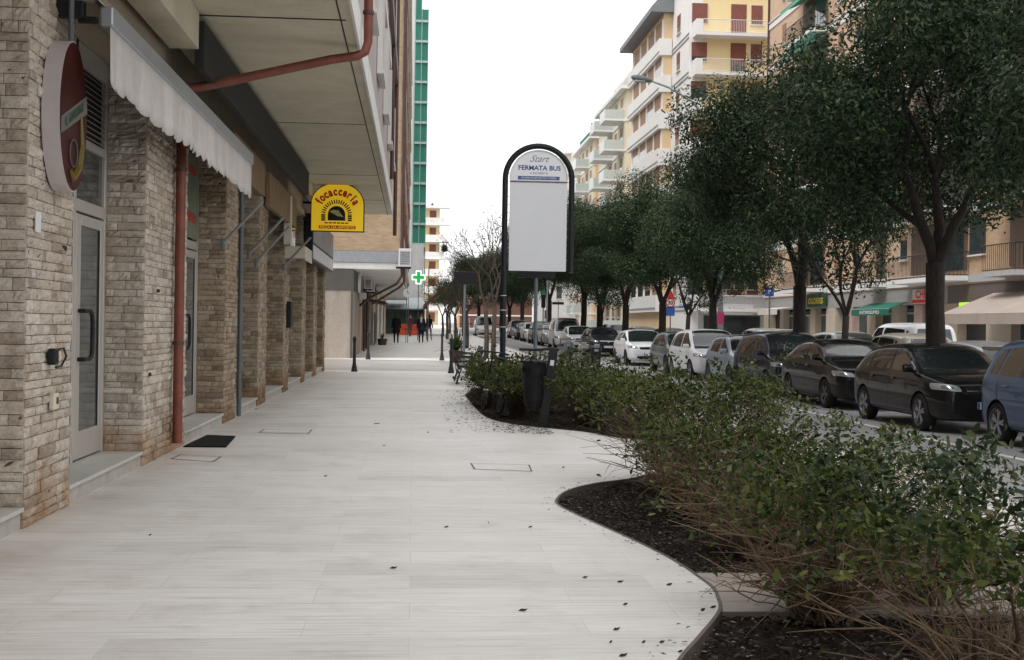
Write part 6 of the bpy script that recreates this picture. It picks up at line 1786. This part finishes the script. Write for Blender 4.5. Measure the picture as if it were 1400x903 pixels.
# ---------------------------------------------------------------- traffic signs
def sign_pole(px, ybase, items, lab, h=None, dist=80, r=.03, mat=None, nm='road_sign', cat='road sign'):
    p = PX(px, ybase, dist); t = thing(nm, lab, cat, (p.x, dist, slope(dist)-.1))
    top = max(PX(px, y, dist).z for _, y, *_ in items) if items else h
    q = MB(); q.tube([(p.x, dist+.05, -.2), (p.x, dist+.05, h or top+.2)], r, 8); q.build('pole', mat or m_greypipe, t, smooth=True)
    for kind, y, size, *m in items:
        c_ = PX(px, y, dist); s = size
        if kind == 'disc': poly = [(s*math.cos(a), s*math.sin(a)) for a in np.linspace(0, 2*math.pi, 24, endpoint=False)]
        elif kind == 'tri_down': poly = [(-s, s*.6), (0, -s*1.1), (s, s*.6)]
        elif kind == 'tri': poly = [(-s, -s*.6), (s, -s*.6), (0, s*1.1)]
        elif kind == 'sq': poly = [(-s, -s), (s, -s), (s, s), (-s, s)]
        elif kind == 'plate': poly = [(-s, -s*.22), (s, -s*.22), (s, s*.22), (-s, s*.22)]
        q = MB(); q.prism(poly, (c_.x, dist, c_.z), XR, ZU, (0,1,0), .02); po = q.build('plate', m[0], t)
        if len(m) > 1 and m[1]:
            q = MB(); q.prism([(a*.72, b*.72) for a, b in poly], (c_.x, dist-.003, c_.z), XR, ZU, (0,-1,0), .004); q.build('plate_face', m[1], po)
        if len(m) > 2 and m[2] == 'arrow':
            q = MB(); q.prism([(.6*s,-.12*s),(.6*s,.12*s),(-.1*s,.12*s),(-.1*s,.42*s),(-.7*s,0),(-.1*s,-.42*s),(-.1*s,-.12*s)], (c_.x, dist-.01, c_.z), XR, ZU, (0,-1,0), .004); q.build('arrow', m_whitep, po)
        elif len(m) > 2 and m[2]:
            q = MB(); put_text(q, m[2], s*1.1, (c_.x, dist-.012, c_.z), XR, ZU, bold=s*.03); q.build('lettering', m[3], po)
    return t
m_blues = plain('road_blue', (.02,.09,.42), .4); m_reds = plain('road_red', (.50,.02,.02), .4)
sign_pole(822, 446, [('disc', 408, .30, m_blues, None, 'arrow'), ('tri_down', 424, .32, m_reds, m_whitep)], 'blue round arrow sign above a give way triangle', dist=86)
sign_pole(916.5, 446, [('tri', 404, .27, m_reds, None), ('disc', 414.5, .24, m_reds, m_whitep, '30', m_black), ('sq', 426, .22, m_blues, None)], 'pole with red triangle, speed limit 30 and blue square signs', dist=60)
sign_pole(1052, 446, [('sq', 399.5, .26, m_blues, None, 'P', m_whitep)], 'blue parking sign at the corner of the peach building', dist=70, r=.05)
sign_pole(763, 446, [('plate', 415, .45, m_black, None)], 'black street name plate on a thin pole near the white house', dist=95)
t = sign_pole(747.5, 446, [], 'bare pale pole beside the traffic light', h=PX(747, 384, 90).z, dist=90, r=.06, mat=m_alub, nm='pole', cat='pole')
tl = PX(743, 412, 88); t = thing('traffic_light', 'dark traffic light left of the bare pale pole', 'traffic light', (tl.x, 88, 0))
q = MB(); q.bbox((tl.x, 88, tl.z), (.3, .2, .95), .04); q.build('housing', m_black, t)
q = MB(); q.tube([(tl.x, 88.05, -.1), (tl.x, 88.05, tl.z)], .05, 8); q.build('pole', m_alub, t)
for dz in (.28, 0, -.28): q = MB(); q.prism([(.09*math.cos(a), .09*math.sin(a)) for a in np.linspace(0, 6.28, 14, endpoint=False)], (tl.x, 87.89, tl.z+dz), XR, ZU, (0,-1,0), .01); q.build('lens', m_dkmetal, t)
# grey posts with dark plates seen from behind
def back_sign(px, y0, y1, w, dist, ybase, lab):
    a, b = PX(px, y0, dist), PX(px, y1, dist); t = thing('timetable_post', lab, 'sign post', (a.x, dist, 0))
    q = MB(); q.tube([(a.x, dist+.03, -.1), (a.x, dist+.03, a.z)], .045, 10); q.build('post', plain('post_grey', (.16,.19,.21), .5, .2, .1), t, smooth=True)
    q = MB(); q.bbox((a.x, dist, (a.z+b.z)/2), (w, .08, a.z-b.z), .015); q.build('plate', m_black, t)
back_sign(733.5, 366, 380, .92, 30, 500, 'grey post with a dark plate just under the bus stop panel')
back_sign(636, 372, 389, .80, 44.5, 500, 'grey post with a dark plate left of the bare tree, in front of the benches')
sign_pole(585, 460, [], 'thin grey pole far along the pavement by the pedestrians', h=5.2, dist=80, r=.03, nm='pole', cat='pole')
# motor scooters parked on the road edge
def scooter(x, y, rz, lab, paint):
    t = thing('motor_scooter', lab, 'scooter', (x, y, slope(y)+RZ), 'scooters parked at the kerb'); t.rotation_euler = (0, 0, rz)
    for s in (-.62, .62):
        q = MB(); q.lathe([(.14,-.05),(.2,-.06),(.24,0),(.2,.06),(.14,.05)], (0, s, .24), 'X', 18); wo = q.build('wheel', m_rubber, t, local=True, smooth=True)
        q = MB(); q.lathe([(0,-.03),(.14,-.04),(.14,.04),(0,.03)], (0, s, .24), 'X', 14); q.build('hub', m_rim, wo, local=True)
    q = MB(); q.bbox((0, .42, .55), (.34, .75, .36), .10); q.bbox((0, -.1, .28), (.36, .55, .10), .03); q.bbox((0, -.42, .60), (.40, .16, .66), .06, Matrix.Rotation(R(12), 3, 'X')); q.build('body', paint, t, local=True, smooth=True)
    q = MB(); q.bbox((0, .38, .78), (.28, .66, .10), .04); q.build('seat', m_black, t, local=True, smooth=True)
    q = MB(); q.tube([(-.32,-.42,1.02),(-.1,-.46,1.0),(.1,-.46,1.0),(.32,-.42,1.02)], .018, 8); q.tube([(0,-.46,1.0),(0,-.62,.28)], .03, 8); q.build('handlebar', m_black, t, local=True, smooth=True)
    q = MB(); q.bbox((0,-.55,.90), (.20,.03,.18), .01, Matrix.Rotation(R(20), 3, 'X')); q.build('windshield', m_lamp, t, local=True)
    q = MB(); q.bbox((0,-.52,.78), (.16,.06,.12), .025); q.build('headlight', m_lamp, t, local=True)
scooter(6.2, 43.0, .15, 'dark scooter at the kerb just right of the bin arm', p_charc)
scooter(6.3, 46.0, -.1, 'pale scooter at the kerb behind the dark one', p_beige)
scooter(6.2, 50.5, .1, 'grey scooter farther along the kerb', p_grey)

# ---------------------------------------------------------------- people
m_skin = plain('skin', (.42,.25,.18), .6, 0, .08)
def person(x, y, rz, h, top, legs, lab, coat=0.0, hair=(.02,.015,.01), scarf=None, stride=.16, bag=None, hooded=False):
    z = slope(y); k = h/1.75
    t = thing('person', lab, 'person', (x, y, z)); t.rotation_euler = (0, 0, rz)
    V = [(0,0,.95),(0,0,1.12),(0,0,1.32),(0,0,1.45),(0,-.01,1.53),(0,-.02,1.60),(0,-.02,1.68),
         (-.17,0,1.42),(-.23,.04,1.15),(-.24,-.06,.92),(-.235,-.09,.82), (.17,0,1.42),(.23,-.04,1.15),(.24,.05,.92),(.235,.02,.82),
         (-.09,0,.92),(-.10,-stride*.55,.50),(-.10,-stride*.7,.09),(-.10,-stride*.7-.13,.035), (.09,0,.92),(.10,stride*.4,.50),(.10,stride*1.0,.10),(.10,stride*1.0-.12,.035)]
    E = [(0,1),(1,2),(2,3),(3,4),(4,5),(5,6),(3,7),(7,8),(8,9),(9,10),(3,11),(11,12),(12,13),(13,14),(0,15),(15,16),(16,17),(17,18),(0,19),(19,20),(20,21),(21,22)]
    Rr = [.15,.14,.17,.13,.055,.085,.085,.075,.055,.042,.038,.075,.055,.042,.038,.10,.065,.045,.042,.10,.065,.045,.042]
    me = bpy.data.meshes.new('body'); me.from_pydata([(a*k, b*k, c*k) for a, b, c in V], E, [])
    ob = bpy.data.objects.new('tmp', me); col.objects.link(ob)
    ob.modifiers.new('s', 'SKIN'); sl = me.skin_vertices[0].data
    for i, r_ in enumerate(Rr): sl[i].radius = (r_*k*(1.0), r_*k*(.72 if i < 4 else 1)); sl[i].use_root = (i == 0)
    sb_ = ob.modifiers.new('u', 'SUBSURF'); sb_.levels = 1; sb_.render_levels = 1
    dg = bpy.context.evaluated_depsgraph_get(); m2 = bpy.data.meshes.new_from_object(ob.evaluated_get(dg)); bpy.data.objects.remove(ob)
    m2.materials.clear()
    for m in (top, legs, m_skin, m_black): m2.materials.append(m)
    for p in m2.polygons:
        c = p.center/k; p.use_smooth = True
        p.material_index = 3 if c.z < .09 else (1 if c.z < .93 and abs(c.x) < .19 else (2 if (c.z > 1.50 or (c.z < .87 and abs(c.x) > .19)) else 0))
    link('body', m2, t)
    hm = NT('hair'); hm.col(hair); hm.set(Roughness=.8)
    q = MB(); 
    prof = [(0,1.775),(.055,1.765),(.088,1.72),(.098,1.66),(.095,1.60),(.085 if not hooded else .11,1.54),(.07 if not hooded else .12,1.48)]
    vs = []; n = 14
    for r_, zz in prof:
        for a in range(n):
            an = 2*math.pi*a/n; fy = math.sin(an)*r_; 
            if fy < -.03 and 1.50 < zz < 1.71 and not hooded: fy = -.03
            vs.append((math.cos(an)*r_*k, (fy+.0)*k, zz*k))
    q.add(vs, [(j*n+a, j*n+(a+1)%n, (j+1)*n+(a+1)%n, (j+1)*n+a) for j in range(len(prof)-1) for a in range(n)]); q.build('hair', hm.m, t, local=True, smooth='all')
    q = MB()
    for s in (-1, 1): q.bbox((s*.032*k, -.098*k, 1.655*k), (.02*k, .01, .01*k), .002)
    q.build('eyes', m_black, t, local=True)
    q = MB(); q.bbox((0, -.112*k, 1.625*k), (.022*k, .03*k, .04*k), .006); q.build('nose', m_skin, t, local=True)
    if coat:
        q = MB(); n = 18; vs = []
        for j, (zz, rx_, ry_) in enumerate(((1.44,.19,.12),(1.25,.205,.14),(1.02,.185,.14),(.8,.21,.16),(coat,.245,.19))):
            for a in range(n): an = 2*math.pi*a/n; vs.append((math.cos(an)*rx_*k*(1+.04*math.sin(3*an)), math.sin(an)*ry_*k, zz*k))
        q.add(vs, [(j*n+a, j*n+(a+1)%n, (j+1)*n+(a+1)%n, (j+1)*n+a) for j in range(4) for a in range(n)]); q.build('coat', top, t, local=True, smooth='all')
    if scarf:
        q = MB(); q.tube([(.07*math.cos(a)*k, .07*math.sin(a)*k, 1.50*k) for a in np.linspace(0, 6.28, 14)], .035*k, 6); q.bbox((0, -.13*k, 1.36*k), (.10*k, .04*k, .24*k), .01); q.build('scarf', scarf, t, local=True, smooth=True)
    if bag:
        q = MB(); q.bbox((.30*k, 0, .72*k), (.10, .32, .26), .03); q.tube([(.28*k, -.1, .84*k), (.25*k, 0, .93*k), (.28*k, .1, .84*k)], .01, 5); q.build('bag', bag, t, local=True)
    return t
m_coatb = plain('coat_black', (.012,.011,.012), .9, 0, .2); m_navy = plain('suit_navy', (.02,.022,.04), .85, 0, .2); m_burg = plain('jacket_burgundy', (.10,.025,.03), .85, 0, .3)
m_trou = plain('trousers_brown', (.10,.07,.055), .9, 0, .2); m_jean = plain('trousers_grey', (.14,.14,.15), .9, 0, .2)
def place(px, feet, lab, **k):
    # distance where the sloping pavement meets the sight line
    d = _R3 @ Vector(((px-CX)/F, -(feet-CY)/F, -1)); lo, hi = 30, 140
    for _ in range(40):
        mid = (lo+hi)/2; z = H+d.z*mid/d.y
        if z > slope(mid): lo = mid
        else: hi = mid
    return d.x*lo/d.y, lo
x_, y_ = place(541.5, 469.3, ''); person(x_, y_, math.pi, 1.80, m_coatb, m_coatb, 'person in a long black coat walking away on the left', coat=.62, hooded=True, stride=.10)
x_, y_ = place(560.5, 460.5, ''); person(x_, y_, .3, 1.75, m_burg, m_trou, 'person in a burgundy jacket and brown trousers in front of the barrier', hair=(.10,.07,.05))
x_, y_ = place(575.5, 469.3, ''); person(x_, y_, 0, 1.78, m_navy, m_navy, 'person in a navy suit with a white scarf walking toward the viewer', coat=.80, scarf=m_whitep, hair=(.10,.08,.07), bag=m_burg)
x_, y_ = place(586.5, 465.5, ''); person(x_, y_, 2.6, 1.74, m_coatb, m_jean, 'person in a dark jacket and grey trousers beside the navy suit', hair=(.015,.012,.012), bag=m_black)

# ---------------------------------------------------------------- world and sun
w = bpy.data.worlds.new('World'); scene.world = w; w.use_nodes = True
nt = w.node_tree; bg = nt.nodes['Background']
sky = nt.nodes.new('ShaderNodeTexSky'); sky.sky_type = 'NISHITA'; sky.sun_disc = False
SUN_E, SUN_R = 60, 232
sky.sun_elevation = R(SUN_E); sky.sun_rotation = R(SUN_R); sky.dust_density = 4; sky.air_density = 1.0; sky.ozone_density = 1.0
hs = nt.nodes.new('ShaderNodeHueSaturation'); hs.inputs['Saturation'].default_value = .10
tc = nt.nodes.new('ShaderNodeTexCoord'); nz = nt.nodes.new('ShaderNodeTexNoise'); nz.inputs['Scale'].default_value = 1.6; nz.inputs['Detail'].default_value = 5
mp = nt.nodes.new('ShaderNodeMapping'); mp.inputs['Scale'].default_value = (1, 1, 3.5)
nt.links.new(tc.outputs['Generated'], mp.inputs[0]); nt.links.new(mp.outputs[0], nz.inputs['Vector'])
cr = nt.nodes.new('ShaderNodeValToRGB'); cr.color_ramp.elements[0].position = .3; cr.color_ramp.elements[0].color = (10.5, 10.6, 10.9, 1); cr.color_ramp.elements[1].position = .65; cr.color_ramp.elements[1].color = (12.6, 12.6, 12.6, 1)
nt.links.new(nz.outputs['Fac'], cr.inputs[0])
mxn = nt.nodes.new('ShaderNodeMix'); mxn.data_type = 'RGBA'; mxn.inputs[0].default_value = .82
nt.links.new(sky.outputs[0], hs.inputs['Color']); nt.links.new(hs.outputs[0], mxn.inputs[6]); nt.links.new(cr.outputs[0], mxn.inputs[7])
nt.links.new(mxn.outputs[2], bg.inputs['Color']); bg.inputs['Strength'].default_value = .10
sl = bpy.data.lights.new('sun', 'SUN'); sl.energy = 1.5; sl.angle = R(25); sl.color = (1, .97, .93)
so_ = bpy.data.objects.new('sun', sl); col.objects.link(so_)
dv = Vector((math.sin(R(SUN_R))*math.cos(R(SUN_E)), math.cos(R(SUN_R))*math.cos(R(SUN_E)), math.sin(R(SUN_E))))
so_.rotation_euler = dv.to_track_quat('Z', 'Y').to_euler()
scene.view_settings.view_transform = 'Standard'; scene.view_settings.look = 'None'; scene.view_settings.gamma = 1
scene.view_settings.exposure = 0.52
scene.cycles.max_bounces = 6; scene.cycles.diffuse_bounces = 3; scene.cycles.glossy_bounces = 3; scene.cycles.transmission_bounces = 2
